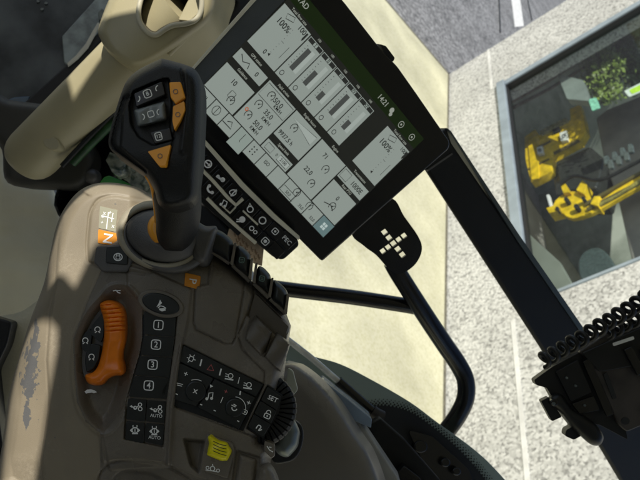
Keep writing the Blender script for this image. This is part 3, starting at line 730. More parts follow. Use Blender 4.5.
# light grey outer bezel along the top-left side and a sunlit edge painted in cream
slab('bezel_strip', FM, [(166, 101.5), (255, 1.5), (276, -22), (300, -15), (285, 0), (204, 84), (190, 98), (180, 112)], 0, .0012, M['frame_grey'], mon)
slab('sunlit_edge', FM, [(184.5, 76.5), (250, 1), (278, -31), (282, -27), (255, 1.5), (190, 74), (166, 101.5), (163, 98)], -.02, .0035, M['cream'], mon, b=.0008)
trim = [(199, 139), (202.5, 139), (243, 184.5), (275, 216.5), (300, 238.5), (298.5, 240), (272.5, 218.5), (240.5, 187)]
def scr_mat(name, c, s=1.0): return mat(name, tuple(x * .1 for x in c), .25, var=0, emit=c, estr=s)
scb = slab('screen', FM, [smap(0, 0), smap(1, 0), smap(1, 1), smap(0, 1)], 0, .0006, scr_mat('screen_dark', (.012, .013, .011)), mon)
hb = Marks(FM, .0008, smap); hb.rect(.0, 0, 1, .098); hb.build('header_bar', scr_mat('screen_green', (.006, .013, .003)), scb)
tile = Marks(FM, .0008, smap)
G = .006
for (a, b, c, d) in [(0.006, .137, .2, .48), (.808, .137, .994, .48), (.008, .537, .2, .618), (.808, .537, .994, .628), (.008, .668, .205, .878), (.215, .537, .408, .878), (.415, .537, .605, .757), (.415, .805, .6, .878), (.613, .537, .802, .878), (.81, .662, .994, .878)]: tile.rect(a, b, c, d)
for i in range(5): a = .206 + i * .1; tile.rect(a, .142, a + .095, .48)
for i in range(11):
    a = .006 + i * .0905
    if i != 3 and i != 10: tile.rect(a, .885, a + .0875, .995)
tile.build('tiles', scr_mat('screen_grey', (.245, .28, .253)), scb)
t2 = Marks(FM, .0008, smap); t2.rect(.2775, .885, .365, 1.03); t2.build('raised_tile', scr_mat('screen_light', (.23, .275, .245)), scb)
t3 = Marks(FM, .0008, smap); t3.rect(.911, .885, .9985, .995); t3.build('menu_tile', scr_mat('screen_teal', (.11, .17, .17)), scb)
pale = scr_mat('screen_pale', (.31, .35, .32))
for i in range(5):
    a = .206 + i * .1; lt = Marks(FM, .0010, smap); lt.rect(a + .057, .2, a + .078, .385); lt.build('bar_scale', pale, scb)
lt = Marks(FM, .0010, smap); lt.poly([(.43, .585), (.59, .56), (.59, .63)]); lt.build('fuel_wedge', pale, scb)
lt = Marks(FM, .0010, smap); lt.rect(.52, .82, .59, .862); lt.build('value_field', pale, scb)
dk = Marks(FM, .0012, smap)
gy = Marks(FM, .0011, smap)
lens_ = [(.0, 1.0), (.08, .92), (.6, .3), (.0, 1.0), (.66, .32)]
for i, fr_ in enumerate([.95, .62, .35, .95, .38]):
    a = .206 + i * .1
    gy.rect(a + .03, .385 - .185 * fr_, a + .056, .385)
    for k in range(8): dk.rect(a + .018, .2 + k * .025, a + .025, .203 + k * .025)
    dk.rect(a + .003, .146, a + .092, .176)
    dk.ring(a + .024, .445, .010, .003, 12, ry=.010 / AY, ay=AY)
gy.build('bar_fills', scr_mat('screen_midgrey', (.055, .06, .056)), scb)
inv = Marks(FM, .0014, smap)
for i, t in enumerate(['I', 'II', 'III', 'IV', 'XIV']):
    a = .206 + i * .1; inv.rect(a + .036, .149, a + .06, .173)
    dk2 = None
inv.build('bar_numbers_ground', scr_mat('screen_num', (.24, .28, .25)), scb)
def st(mk, t, u, v, s): mk.text(t, u, v, s, sx=.62, sy=1.0)
blackink = scr_mat('screen_black', (.006, .007, .006)); whiteink = scr_mat('screen_white', (.26, .28, .24))
def readout(t, u, v, s, m=None):
    q = Marks(FM, .0016, smap); q.text(t, u, v, s, sx=.66, sy=1.04); q.build('readout', m or blackink, scb)
for i, t in enumerate(['I', 'II', 'III', 'IV', 'XIV']): readout(t, .254 + i * .1, .161, .036)
for t, u, v, s in [('100', .155, .165, .05), ('100%', .075, .235, .058), ('0', .10, .44, .045), ('0', .15, .58, .045), ('10', .10, .725, .048), ('50,0', .325, .60, .050), ('KM/H', .345, .632, .033), ('35,0', .33, .70, .048), ('KM/H', .345, .742, .034), ('50,0', .33, .80, .048), ('KM/H', .335, .842, .034),
                  ('9937,5 h', .475, .718, .043), ('71', .69, .60, .046), ('22,0', .68, .755, .046), ('1000E', .93, .585, .05), ('0', .90, .735, .045), ('2100', .555, .842, .032), ('0', .505, .842, .03),
                  ('100%', .875, .235, .058), ('100', .965, .165, .04), ('0/II', .045, .935, .045), ('50,0', .69, .965, .03), ('35,0', .79, .965, .03), ('52,0', .88, .965, .03), ('ISO', .50, .93, .035)]:
    readout(t, u, v, s * 1.0)
for c in [(.275, .60), (.26, .70), (.26, .80), (.47, .63), (.74, .66), (.74, .80), (.15, .82), (.72, .915), (.82, .915), (.91, .80)]:
    dk.ring(c[0], c[1], .018, .0035, 14, 130, 410, ry=.018 / AY, ay=AY); dk.disc(c[0], c[1], .004, 8, ry=.004 / AY); dk.line([(c[0], c[1]), (c[0] + .012, c[1] - .02)], .003, ay=AY)
for x0, y0, x1, y1 in [(.222, .552, .402, .655), (.52, .82, .592, .864), (.43, .82, .475, .866), (.815, .55, .865, .615), (.645, .94, .735, .985)]:
    dk.line([(x0, y0), (x1, y0), (x1, y1), (x0, y1)], .0025, True, ay=AY)
dk.line([(.43, .585), (.59, .56), (.59, .63)], .002, True, ay=AY)
for u0 in (0, .802):
    dk.line([(u0 + .05, .165), (u0 + .09, .145), (u0 + .1, .175), (u0 + .06, .195)], .003, True, ay=AY); dk.line([(u0 + .17, .30), (u0 + .17, .40)], .002, ay=AY); dk.poly([(u0 + .182, .15), (u0 + .192, .15), (u0 + .192, .2), (u0 + .187, .215), (u0 + .182, .2)])
    for k in range(9): dk.rect(u0 + .12, .21 + k * .025, u0 + .125 + (.012 if k == 4 else 0), .2125 + k * .025)
    dk.poly([(u0 + .115, .43), (u0 + .128, .418), (u0 + .128, .442)])
for k in range(10): dk.rect(.008 + k * .0905 + .0885, .885, .008 + k * .0905 + .0902, .995)
dk.rect(.0, .8795, 1, .8815)
for k in range(3):
    for j in range(2): dk.disc(.395 + j * .02, .915 + k * .022, .004, 8, ry=.006)
dk.line([(.32, .9), (.32, .96), (.326, .965)], .003, ay=AY); dk.line([(.21, .93), (.23, .91), (.25, .95), (.19, .95)], .004, ay=AY); dk.ring(.135, .935, .02, .003, 12, ry=.033, ay=AY); dk.line([(.135, .905), (.135, .965)], .003, ay=AY)
dk.line([(.03, .56), (.06, .59), (.09, .565), (.10, .60)], .004, ay=AY); dk.rbox(.135, .79, .03, .05, .003); dk.line([(.86, .82), (.9, .80), (.93, .82)], .004, ay=AY)
dk.build('line_work', scr_mat('screen_ink', (.02, .022, .02)), scb)
wm = Marks(FM, .0012, smap); readout('14:21', .695, .05, .05, whiteink); readout('STAD', .06, .045, .05, whiteink)
for u in (.855, .945): wm.ring(u, .058, .014, .003, 14, ry=.014 / AY, ay=AY); wm.disc(u, .058, .005, 10, ry=.008)
wm.disc(.765, .045, .012, 12, ry=.02); wm.disc(.775, .07, .009, 12, ry=.015)
for i in range(5): a = .25 + i * .1; readout('100', a, .12, .022, whiteink)
for u, w_, t in [(.1, .12, 'Total flow rate'), (.9, .12, 'Total flow rate'), (.3, .515, 'Field cruise'), (.5, .515, 'Engine hours'), (.7, .515, 'Engine'), (.9, .515, 'Transmission'), (.1, .515, 'GPS status'), (.1, .645, 'Guidance'), (.51, .782, 'Speed limit'), (.9, .645, 'Rear PTO')]: readout(t, u, w_, .026, whiteink)
wm.build('header_icons', whiteink, scb)
mm = Marks(FM, .0012, smap)
for i in range(2):
    for j in range(2): mm.rect(.942 + i * .016, .915 + j * .026, .955 + i * .016, .936 + j * .026)
mm.build('menu_icon', scr_mat('screen_hi', (.4, .48, .46)), scb)
od = Marks(FM, .0012, smap); od.ring(.235, .78, .007, .004, 10, ry=.011, ay=AY); od.build('orange_dot', scr_mat('screen_orange', (.4, .09, .03)), scb)

# =================================================================== KEY BAR below the monitor
FK = Fr(245, 205, .755, (.14, -.31, .94))
kbar = thing('key_bar', FK.W, 'slim black shortcut key bar with white icons under the touchscreen', 'keypad')
slab('housing', FK, rnd([(178, 128), (201, 143), (298, 240), (299, 246), (283, 260.5), (274, 258), (205, 200), (172, 170)], 4, 5), -.03, 0, M['black'], kbar, b=.003)
ku = Vector((1, 1.0)).normalized(); kv = Vector((-ku.y, ku.x))
def kk(t, s): q = Vector((200, 144)) + ku * t + kv * s; return (q.x, q.y)
ico1 = [(208, 164), (220.3, 178.5), (233.5, 192.5), (250.2, 208.3), (262.5, 220.5), (275.2, 231.4), (286.8, 240.5)]
ico2 = [(210, 189.5), (223, 203.3), (241.2, 219.5), (253.3, 230), (265.3, 241.3), (275.5, 250.2)]
for lst, hw in ((ico1, 6.4), (ico2, 6.0)):
    for i, (x, y) in enumerate(lst):
        q = [Vector((x, y)) + ku * a + kv * b for a, b in ((-8, -hw), (8, -hw), (8, hw), (-8, hw))]
        k_ = slab('key', FK, rnd([tuple(p) for p in q], 1.5, 3), -.002, .0022, M['piano'], kbar, b=.0007)
        mk = Marks(FK, .0024); j = (lst is ico1, i)
        if j == (True, 0): mk.ring(x, y, 3.6, 1.3, 14); mk.line([(x - 2, y - 2), (x + 1.5, y + 1.5)], 1.3); mk.poly([(x + 2.2, y - 1), (x + 2.2, y + 2.2), (x - 1, y + 2.2)])
        elif j == (True, 1): mk.line([(x - 4, y - 2.5), (x - 1, y - .5), (x + 3, y + 2.5)], 2); mk.disc(x + 2.4, y + 1.2, 2.4); mk.disc(x - 2.2, y - 2.2, 1.6)
        elif j == (True, 2): mk.ring(x, y, 4, 1, 12, 120, 330, ry=2.6); mk.line([(x + 3, y - 3), (x - 3, y + 3.4)], 1.1); mk.line([(x - 3, y + 3.4), (x + .5, y + 3.2)], .9); mk.ring(x, y, 2.6, .9, 10, -60, 120)
        elif j == (True, 3): mk.ring(x, y + 1, 3.0, 1.1, 14); mk.line([(x - 1.6, y - 1.8), (x - .4, y - 5), (x + 1.4, y - 1.8)], 1.1)
        elif j == (True, 4): mk.ring(x, y, 3.4, 1.2, 16)
        elif j == (True, 5): mk.rbox(x, y, 5.6, 5.6, .9, .78); mk.disc(x, y, 1.2)
        elif j == (True, 6): mk.text('PEC', x, y, 6.4, .82)
        elif j == (False, 0): mk.line(cr([(x - 1, y - 4.4), (x - 2.4, y - .8), (x - .6, y + 2.4), (x + 3, y + 3.2)], 4, False), 2); mk.disc(x - .6, y - 3.6, 1.7); mk.disc(x + 2.2, y + 3, 1.7)
        elif j == (False, 1): mk.disc(x - 2, y + 1, 1.5); mk.disc(x + 1.8, y + 3, 1.5); mk.line([(x - .8, y + .6), (x + .8, y - 3.4), (x + 4.2, y - 1.2), (x + 3, y + 2.6)], 1)
        elif j == (False, 2): mk.disc(x + 1, y, 3.2); mk.line([(x - 5, y + 2), (x - 1, y + 2)], 1.4); mk.line([(x - 4.6, y), (x - 1, y)], 1)
        elif j == (False, 3): mk.ring(x - 1.6, y - 1.6, 2.2, 1, 10); mk.ring(x + 2, y + 2.2, 1.7, .9, 10)
        elif j == (False, 4): mk.rbox(x, y, 6.6, 6.6, .9, .78); mk.disc(x, y, 1.8)
        mk.build('symbol', M['white'], k_)
slab('upper_trim', FK, [(199, 138.5), (202.5, 138), (243.5, 184), (275.5, 216), (300, 238), (298.5, 240), (272.5, 218.5), (240.5, 187)], -.004, .0040, M['cream'], kbar)
def creamrib(path, w=2.0): 
    pp = [Vector(p) for p in path]; out = []; back = []
    for i, p in enumerate(pp):
        t = (pp[min(i + 1, len(pp) - 1)] - pp[max(i - 1, 0)]).normalized(); n_ = Vector((-t.y, t.x)) * w / 2
        out.append(p + n_); back.append(p - n_)
    slab('cream_rib', FK, out + back[::-1], -.004, .0036, M['cream'], kbar, b=.0005)
creamrib([(200, 168), (213, 181), (228, 198), (236, 205.5), (243, 199)], 3.4)
creamrib([(207, 198.5), (220, 211.5), (232, 222.5), (245, 234), (256, 243.5)], 3.4)
creamrib([(222, 206), (230, 213.5), (236, 207)], 1.4)
creamrib([(243, 211), (252, 219.5), (258, 225)], 1.8)
slab('status_strip', FK, [(199, 143), (199, 200), (206, 206), (238, 236), (242, 232), (205, 198), (200, 170)], -.03, -.008, M['black'], kbar)
tagp = thing('paper_tag', Fr(246, 246, .80, (.1, .1, 1)).W, 'small orange tan printed tag hanging below the key bar', 'tag')
FT = Fr(246, 246, .80, (.1, .1, 1))
tg = slab('sheet', FT, [(229, 229), (238, 226), (264, 247), (262, 266), (250, 262), (226, 240)], -.002, 0, mat('tan_card', (.85, .62, .38), .6, var=.15, vscale=40), tagp)
mk = Marks(FT, .0003)
for k, (x, y) in enumerate([(235, 234), (239, 238), (243, 241), (247, 245), (252, 249), (256, 252), (237, 241), (241, 245), (246, 249), (250, 254), (255, 258), (259, 257)]): mk.line([(x - 1, y - 2.6), (x + .4, y + 2.6)], 1.0 + .5 * (k % 2)); mk.line([(x - 1.4, y), (x + 1.8, y + .6)], .7)
mk.build('lettering', mat('brown_ink', (.5, .3, .16), .7, var=.1), tg)

# =================================================================== PERFORATED PLATE, GRAB RAIL
FP = Fr(390, 235, .86, (.1, -.25, .95))
gr = thing('grab_rail', FP.W, 'bent black tubular grab rail below the perforated plate', 'handrail')
ploly = cr([(352, 232), (372, 205), (393, 199), (404, 216), (418, 236), (422, 249), (417, 262), (407, 271), (396, 273.5), (387, 267), (376, 255), (364, 246)], 5)
holes = []
ctr = Vector((393.5, 243.5)); dA = Vector((.62, .785)); dB = Vector((.80, -.58))
for i in range(-2, 3):
    c = ctr + dA * (i * 7.2); holes.append([c + dA * 2.6 + dB * 2.5, c + dA * 2.6 - dB * 2.5, c - dA * 2.6 - dB * 2.5, c - dA * 2.6 + dB * 2.5])
for i in (-2, -1, 1, 2):
    c = ctr + dB * (i * 6.6); holes.append([c + dA * 2.5 + dB * 2.3, c + dA * 2.5 - dB * 2.3, c - dA * 2.5 - dB * 2.3, c - dA * 2.5 + dB * 2.3])
pt = thing('perforated_plate', FP.W, 'flat black plate pierced by a cross of small square holes', 'plate')
slab('plate', FP, ploly, -.004, 0, M['steel_black'], pt, holes=[[tuple(p) for p in h] for h in holes])
p1 = tpath([(392, 262, .885), (400, 276, .89), (425, 315, .91), (445, 345, .93), (458, 364, .94), (465.5, 380, .945), (465.5, 398, .95), (458, 415, .955), (446, 432, .96), (434, 450, .97), (428, 470, .98), (424, 500, .99)], 6)
tube('bent_tube', p1, [9.0 * (-q.z) / F_PX for q in p1], M['steel_black'], gr)
p2 = tpath([(262, 286, .90), (300, 291, .905), (350, 297, .91), (400, 304.5, .915), (420, 308, .918)], 5)
tube('cross_tube', p2, [7.6 * (-q.z) / F_PX for q in p2], M['steel_black'], gr)

# =================================================================== CAB PILLAR
FPi = Fr(520, 300, 1.0, (.25, -.15, .95))
pil = thing('cab_pillar', FPi.W, 'wide matte black cab pillar running diagonally down to the right', 'pillar')
slab('post', FPi, [(414, 150), (447, 128), (452, 143), (517, 238), (580, 329), (700, 500), (700, 604), (622, 482), (542, 348), (480, 252)], -.012, 0, M['rubber'], pil, b=.004)
slab('glass_seal', FPi, [(447, 128), (451, 131), (520, 236), (583, 327), (704, 500), (700, 502), (580, 331), (517, 240)], -.03, .002, mat('blue_grey_seal', (.07, .09, .10), .3, var=.05), pil)
slab('seam', FPi, [(427, 170), (452, 153), (453, 154.3), (428, 171.5)], -.002, .0012, M['grey'], pil)

# =================================================================== CLAMP BRACKET + COILED CABLE
FCl = Fr(590, 390, .80, (-.1, .1, .98))
cl = thing('clamp_bracket', FCl.W, 'black bolted device clamp with a cam lever on the pillar', 'bracket')
slab('jaw_block', FCl, rnd([(534, 380), (552, 367), (580, 352), (611, 346), (628, 440), (600, 425), (584, 422), (583, 435), (574, 440), (565, 436), (566, 430), (572, 427), (560, 412), (547, 388), (536, 385)], 2, 3), -.022, -.004, M['black'], cl, b=.002)
slab('side_jaw', FCl, rnd([(541, 401), (549, 397), (562, 417), (552, 421.5)], 1.5, 3), -.012, .002, M['black'], cl, b=.0012)
def lever_h(X, Y, D): return .002 + .011 * np.sqrt(np.clip(1 - (1 - np.clip(D / 7, 0, 1)) ** 2, 0, 1))
relief('cam_lever', FCl, cr([(549.5, 398), (554, 394.5), (560, 394), (565.5, 399), (572, 409), (581, 414), (592, 421), (600, 429.5), (603.5, 438), (600, 445), (592, 445), (584, 439), (572, 427), (561, 413), (553, 406)], 4), lever_h, M['black'], cl, step=1.3, depth=.004)
pv = slab('pivot_bolt', FCl, ell((554.5, 402.5), 4.2, 3.8, 0, 20), .0, .014, M['steel_black'], cl, b=.001)
slab('pin', FCl, ell((553.8, 403.8), 1.9, 1.7, 0, 12), .012, .0155, M['dullsteel'], cl, b=.0005)
slab('back_plate', FCl, rnd([(579, 351.5), (611, 330.5), (646, 318), (680, 320), (680, 425), (641, 426), (627, 432), (619, 425), (590, 362)], 3, 4), -.012, .004, M['brownsteel'], cl, b=.0015, holes=())
slab('bolt_hole', FCl, ell((625.5, 421), 4.2, 3.8, 0, 18), .003, .0047, M['dark'], cl)
slab('rim_strap', FCl, rnd([(582, 353), (640, 328), (680, 318), (680, 352), (655, 362), (600, 372)], 3), .003, .008, M['black'], cl, b=.001)
slab('slot', FCl, rnd([(612.6, 343.2), (633.5, 336.2), (634.6, 339.2), (613.7, 346.2)], 1, 2), .0075, .0092, mat('white_plastic', (.85, .85, .82), .4, var=.02), cl)
slab('buckle', FCl, rnd([(624, 350), (632, 346.5), (646, 372), (638, 376)], 1.5), .007, .013, M['steel_black'], cl, b=.001)
for x, y in ((567, 378), (576, 386), (585, 405.5), (591, 350.5)):
    slab('bolt_head', FCl, ell((x, y), 2.6, 2.4, 0, 6), -.005, .0, M['brownsteel'], cl, b=.0004)
for pg, h0, h1, m_ in (([(556, 372), (578, 360), (592, 392), (571, 402)], -.004, .002, 'black'), ([(583, 362), (590, 358), (614, 414), (607, 417)], .003, .007, 'steel_black'), ([(572, 404), (594, 396), (600, 410), (580, 414)], -.004, .003, 'steel_black'), ([(603, 374), (607, 372), (617, 398), (613, 400)], .003, .006, 'dark'), ([(640, 350), (658, 344), (672, 380), (654, 388)], .004, .012, 'black')):
    slab('clamp_plate', FCl, rnd(pg, 1.5, 3), h0, h1, M[m_], cl, b=.001)
for x, y in ((567, 378), (576, 386), (585, 405.5), (590, 352.5), (600, 366)):
    slab('bolt_tip', FCl, ell((x, y), 1.3, 1.2, 0, 10), .0, .006, M['dullsteel'], cl, b=.0004)
def coil(path, turns, r, thick, name, m, par):
    base = tpath(path, 30); cum = [0]
    for i in range(1, len(base)): cum.append(cum[-1] + (base[i] - base[i - 1]).length)
    K = turns * 18; pts = []; k = 0; cam_z = Vector((0, 0, 1))
    for i in range(K + 1):
        d = cum[-1] * i / K
        while k < len(base) - 2 and cum[k + 1] < d: k += 1
        t = (d - cum[k]) / max(1e-9, cum[k + 1] - cum[k]); q = base[k].lerp(base[k + 1], t); tg_ = (base[k + 1] - base[k]).normalized()
        s_ = tg_.cross(cam_z).normalized(); u = s_.cross(tg_); an = 2 * math.pi * i / 18
        pts.append(q + (s_ * math.cos(an) + u * math.sin(an)) * r * (1 + .06 * math.sin(i * .13)) + tg_ * r * .75 * math.sin(an))
    return tube(name, pts, thick, m, par, ns=8)
cc = thing('coiled_cable', CAM @ Matrix.Translation(P(590, 330, .76)), 'black coiled cord stretched along the top of the clamp bracket', 'cable')
coil([(541, 362, .765), (561, 350, .76), (582, 338, .757), (604, 324, .755), (626, 311, .752), (660, 288, .75)], 13, .0075, .0029, 'upper_coil', M['black'], cc)
coil([(606, 334, .775), (620, 327, .772), (640, 317, .77), (670, 300, .77)], 8, .0068, .0027, 'lower_coil', M['black'], cc)

# =================================================================== CORNER GLASS, STRUT, SIDE PANEL (lower right)
FG = Fr(420, 440, .90, (.2, .1, .97))
cg = thing('corner_glass', FG.W, 'curved lower cab glass edge with black dotted border', 'window')
edge = cr([(282, 338), (307, 354), (340, 364), (372, 380), (410, 402), (437, 422), (475, 450), (500, 474), (540, 520)], 6, False)
slab('pane', FG, [tuple(p) for p in edge] + [(540, 560), (420, 560), (270, 400), (270, 345)], -.005, 0, mat('teal_grey_glass', (.27, .34, .315), .12, var=.05, vscale=8), cg, b=.0015)
slab('frit_border', FG, [tuple(p) for p in cr([(366, 408), (380, 405.5), (398, 408), (414, 414), (434, 428), (452, 443), (470, 461), (486, 481), (500, 505)], 5, False)] + [(480, 560), (400, 560), (366, 440)], 0, .0008, M['dark'], cg)
dots = Marks(FG, .0010)
dp = cr([(366, 408), (380, 405.5), (398, 408), (414, 414), (434, 428), (452, 443), (470, 461), (486, 481)], 20, False); EP = [tuple(p) for p in edge] + [(540, 560), (420, 560), (270, 400)]
acc = 0
for i in range(1, len(dp)):
    acc += (dp[i] - dp[i - 1]).length
    if acc > 2.9:
        acc = 0; t = (dp[i] - dp[i - 1]).normalized(); nn = Vector((-t.y, t.x))
        for r_ in range(4):
            o_ = (r_ % 2) * 1.45; q = dp[i] - nn * (.6 + r_ * 1.9) * (1 if nn.y > 0 else -1) + t * o_
            if sdf(np.array([q.x]), np.array([q.y]), EP)[0] > 1.6: dots.disc(q.x, q.y, 1.15 - .2 * r_, 8)
dots.build('frit_dots', M['dark'], cg)
SP = Fr(330, 430, .70, (-.25, .15, .95))
sp = thing('side_trim_panel', SP.W, 'smooth grey brown cab side panel right of the console', 'trim panel')
def sp_h(X, Y, D): return -.02 + .02 * np.sqrt(np.clip(1 - (1 - np.clip(D / 22, 0, 1)) ** 2, 0, 1)) + .0
relief('panel', SP, cr([(240, 520), (250, 380), (284, 364), (305, 371), (333, 399), (355, 433), (371, 458), (384, 500), (380, 540)], 6), sp_h, mat('grey_brown_panel', (.19, .175, .155), .28, var=.05, vscale=8, bump=.15), sp, step=2.5, depth=.05)
slab('inner_ledge', Fr(360, 430, .76, (-.1, .1, .98)), [(284, 362), (300, 366), (330, 390), (362, 424), (398, 478), (410, 520), (370, 520), (360, 450), (330, 400)], -.03, 0, mat('ledge_grey', (.34, .34, .32), .35, var=.06), sp, b=.002)
slab('blue_seal', Fr(345, 410, .80, (0, .1, .98)), [(318, 382), (323, 380), (346, 398), (372, 419), (371, 428), (352, 420), (332, 402)], -.01, .045, mat('blue_grey_gloss', (.22, .29, .38), .2, var=.1), sp, b=.001)
slab('black_channel', Fr(400, 450, .82, (0, .1, .98)), [(366, 425), (380, 418), (405, 440), (440, 480), (470, 530), (420, 530), (392, 470)], -.02, 0, M['black'], sp, b=.002)
slab('latch_block', Fr(400, 450, .80, (0, .1, .98)), rnd([(395, 476), (404, 466), (420, 478), (430, 496), (398, 500)], 2), -.02, .004, M['steel_black'], sp, b=.001)
stt = thing('gas_strut', CAM @ Matrix.Translation(P(340, 385, .86)), 'slim steel gas strut with black barrel beside the glass edge', 'strut')
q1 = tpath([(280, 334, .86), (310, 357, .862), (345, 387, .865)], 3); tube('rod', q1, .0042, M['chrome'], stt)
q2 = tpath([(338, 381, .864), (356, 397, .866), (374, 413, .868)], 3); tube('barrel', q2, .0066, M['steel_black'], stt)
tube('ball_joint', tpath([(372, 411, .868), (376, 414, .868), (382, 417, .87)], 3), .0085, M['brownsteel'], stt)
for k, (x, y, r_) in enumerate([(420, 446, .012), (447, 462, .010), (458, 470, .009)]):
    pass
hg = thing('glass_hinge', CAM @ Matrix.Translation(P(424, 448, .9)), 'dark round hinge bolts on the black glass border', 'hinge')
for (x, y, r_) in [(421, 447, 7), (446, 463, 5), (457, 472, 4.5)]:
    Fh = Fr(x, y, .89, (.2, .1, .97)); slab('bolt', Fh, ell((x, y), r_, r_ * .9, 0, 24), -.008, .004, M['steel_black'], hg, b=.002)
slab('arm', Fr(440, 450, .892, (.2, .1, .97)), rnd([(408, 430), (432, 436), (470, 470), (480, 500), (440, 500)], 5), -.006, -.002, M['steel_black'], hg, b=.001)
# metal knob by the thumb wheel
kn = thing('steel_knob', CAM @ Matrix.Translation(P(288, 440, .58)), 'dull steel tapered knob beside the ribbed thumb wheel', 'knob')
FKn = Fr(288, 440, .57, (.2, 0, .98))
relief('cone', FKn, rnd([(284, 414), (295, 420), (300.5, 432), (298, 447), (288, 458), (279, 455.5), (273, 447), (278, 430)], 4), dome(.010, 9), M['dullsteel'], kn, step=1.3, depth=.02)
slab('base_ring', Fr(288, 440, .60, (.2, 0, .98)), cr([(280, 420), (300, 424), (304, 438), (299, 455), (288, 463), (272, 460)], 5), -.01, 0, M['black'], kn, b=.002)
slab('bright_tab', Fr(292, 380, .62, (0, 0, 1)), rnd([(288, 368), (293, 371), (298, 390), (293, 396), (286, 384)], 2), -.004, 0, mat('pale_green_grey', (.45, .48, .42), .5, var=.05), kn, b=.001)

# =================================================================== CUP HOLDER COLUMN (upper left)
col_ = thing('cup_holder_column', CAM @ Matrix.Translation(P(80, 100, .85)), 'beige steering column with an open cup holder at its upper end', 'column')
pts = [P(*p) for p in [(22, 166, .90), (34, 153, .893), (60, 127, .88), (100, 87, .86), (140, 47, .84), (180, 8, .82)]]
tube('lower_tube', cr(pts, 4, False), [27.2 * .88 / F_PX * k for k in [.55, .78, .9, .97] + [1] * 17], M['post'], col_, ns=48)
open_ol = cr([(140, 3), (138.5, 14), (141, 24), (148, 32.5), (156, 35), (164, 30), (173, 25.5), (187, 23.5), (197, 18.5), (201.5, 7), (200, -14), (190, -40), (160, -36), (146, -14)], 6)
def cup_h(X, Y, D):
    # half-barrel around the axis running up-right
    ax = (X - 130) * .69 + (Y - 48) * .72 - 0
    a = ax + 10
    h = .052 * np.sqrt(np.clip(1 - (a / 62) ** 2, .02, 1)) - .02
    s_ = sdf(X, Y, [tuple(p) for p in open_ol])
    return h - .02 * (1 - np.sqrt(np.clip(1 - (1 - np.clip(D / 9, 0, 1)) ** 2, 0, 1))) - .055 * sstep(s_, .5, 7) - .03 * sstep(s_, 4, 24)
FU = Fr(150, 30, .80, (0, 0, 1))
cup_ol = cr([(99, 26), (101, 40), (109, 53), (120, 62), (133, 68.5), (147, 65.5), (170, 52), (190, 38), (206, 26), (214, 14), (217, -6), (222, -40), (190, -75), (150, -60), (116, -14)], 6)
relief('cup_body', FU, cup_ol, cup_h, M['post'], col_, step=1.3, depth=.10)
cb_ = [o for o in col_.children if o.name.startswith('cup_body')][0]; cb_.data.materials.append(mat('shaded_cup_inside', (.018, .017, .014), .5, var=.1))  # dark colour stands in for the shade inside the cup
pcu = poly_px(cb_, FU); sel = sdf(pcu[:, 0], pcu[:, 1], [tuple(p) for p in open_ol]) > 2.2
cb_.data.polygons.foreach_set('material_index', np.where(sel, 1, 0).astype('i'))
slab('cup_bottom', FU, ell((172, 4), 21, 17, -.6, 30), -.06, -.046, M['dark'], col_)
hz = cup_h(np.array([p.x for p in open_ol]), np.array([p.y for p in open_ol]), np.full(len(open_ol), 99.)); rim = [FU.M @ FU.at(p.x, p.y, float(z_) + .001) for p, z_ in zip(open_ol, hz)]; rim.append(rim[0])
tube('rim', rim, .0030, mat('lit_rim', (.62, .58, .44), .35, var=.03), col_, ns=10, closed_ends=False)  # lighter than the cup: sunlight on the rim put into its colour
slab('inner_facet', FU, rnd([(178, 20), (188, 0), (196, -8), (201, 0), (200, 12), (190, 21)], 2), -.03, .012, M['post'], col_, b=.001)
tube('hinge_pin', [P(166, 52, .80), P(181, 37, .80)], .0075, M['post'], col_)
plug = Fr(51, 142, .853, (-.05, .05, 1)); slab('plug', plug, ell((51, 143), 9, 6.6, .5, 28), -.02, .004, M['post'], col_, b=.0015)
dor = mat('dark_olive_rubber', (.05, .048, .04), .55, var=.1)
relief('base_collar', Fr(38, 155, .97, (0, 0, 1)), cr([(-12, 92), (10, 100), (60, 110), (92, 150), (92, 172), (80, 188), (52, 189), (8, 183), (2, 150), (-12, 132)], 5), dome(.02, 8), dor, col_, step=2.5, depth=.03)
rl = thing('green_rail', CAM @ Matrix.Translation(P(90, 140, .87)), 'thin dark green painted rail beneath the beige column', 'rail')
q = tpath([(62, 166, .87), (90, 136, .868), (122, 104, .866), (150, 76, .86)], 4); tube('edge', q, .0035, M['black'], rl)
q = tpath([(72, 163, .885), (96, 138, .882), (126, 110, .88), (150, 86, .875)], 4); tube('bar', q, .0065, M['dimgreen'], rl)

# tray, cloth
FTt = Fr(100, 165, .98, (0, .1, 1))
tr = thing('storage_tray', FTt.W, 'black moulded storage tray behind the armrest nose', 'tray')
def tray_h(X, Y, D): return .0 - .05 * sstep(D, 3, 9) + .004 * np.exp(-((D - 2) / 1.5) ** 2)
relief('tray', FTt, cr([(58, 215), (60, 180), (64, 160), (84, 148), (110, 128), (150, 100), (200, 100), (240, 150), (220, 260), (120, 260)], 4), tray_h, M['black'], tr, step=2.5, depth=.06)
bl = thing('knob', Fr(91, 175, .96, (0, 0, 1)).W, 'glossy dark round knob lying in the black tray', 'knob')
relief('ball', Fr(91, 175, .96, (0, 0, 1)), ell((91, 176), 8.5, 7.5, .3, 28), dome(.012, 8), M['grey'], bl, step=1.2, depth=.01)
gp = tag(slab('green_scrap', Fr(112, 180, .93, (0, .2, 1)), [(100, 182), (104, 177), (109, 175.5), (124, 181), (135, 187), (120, 195), (102, 192)], -.004, 0, mat('bright_green_plastic', (.06, .42, .06), .4, var=.1), None, b=.001), 'bright green plastic scrap peeping above the armrest nose', 'scrap')
wr_ = thing('clear_wrapper', Fr(135, 165, .92, (.1, .2, 1)).W, 'crumpled pale clear wrapper lying beside the joystick', 'wrapper')
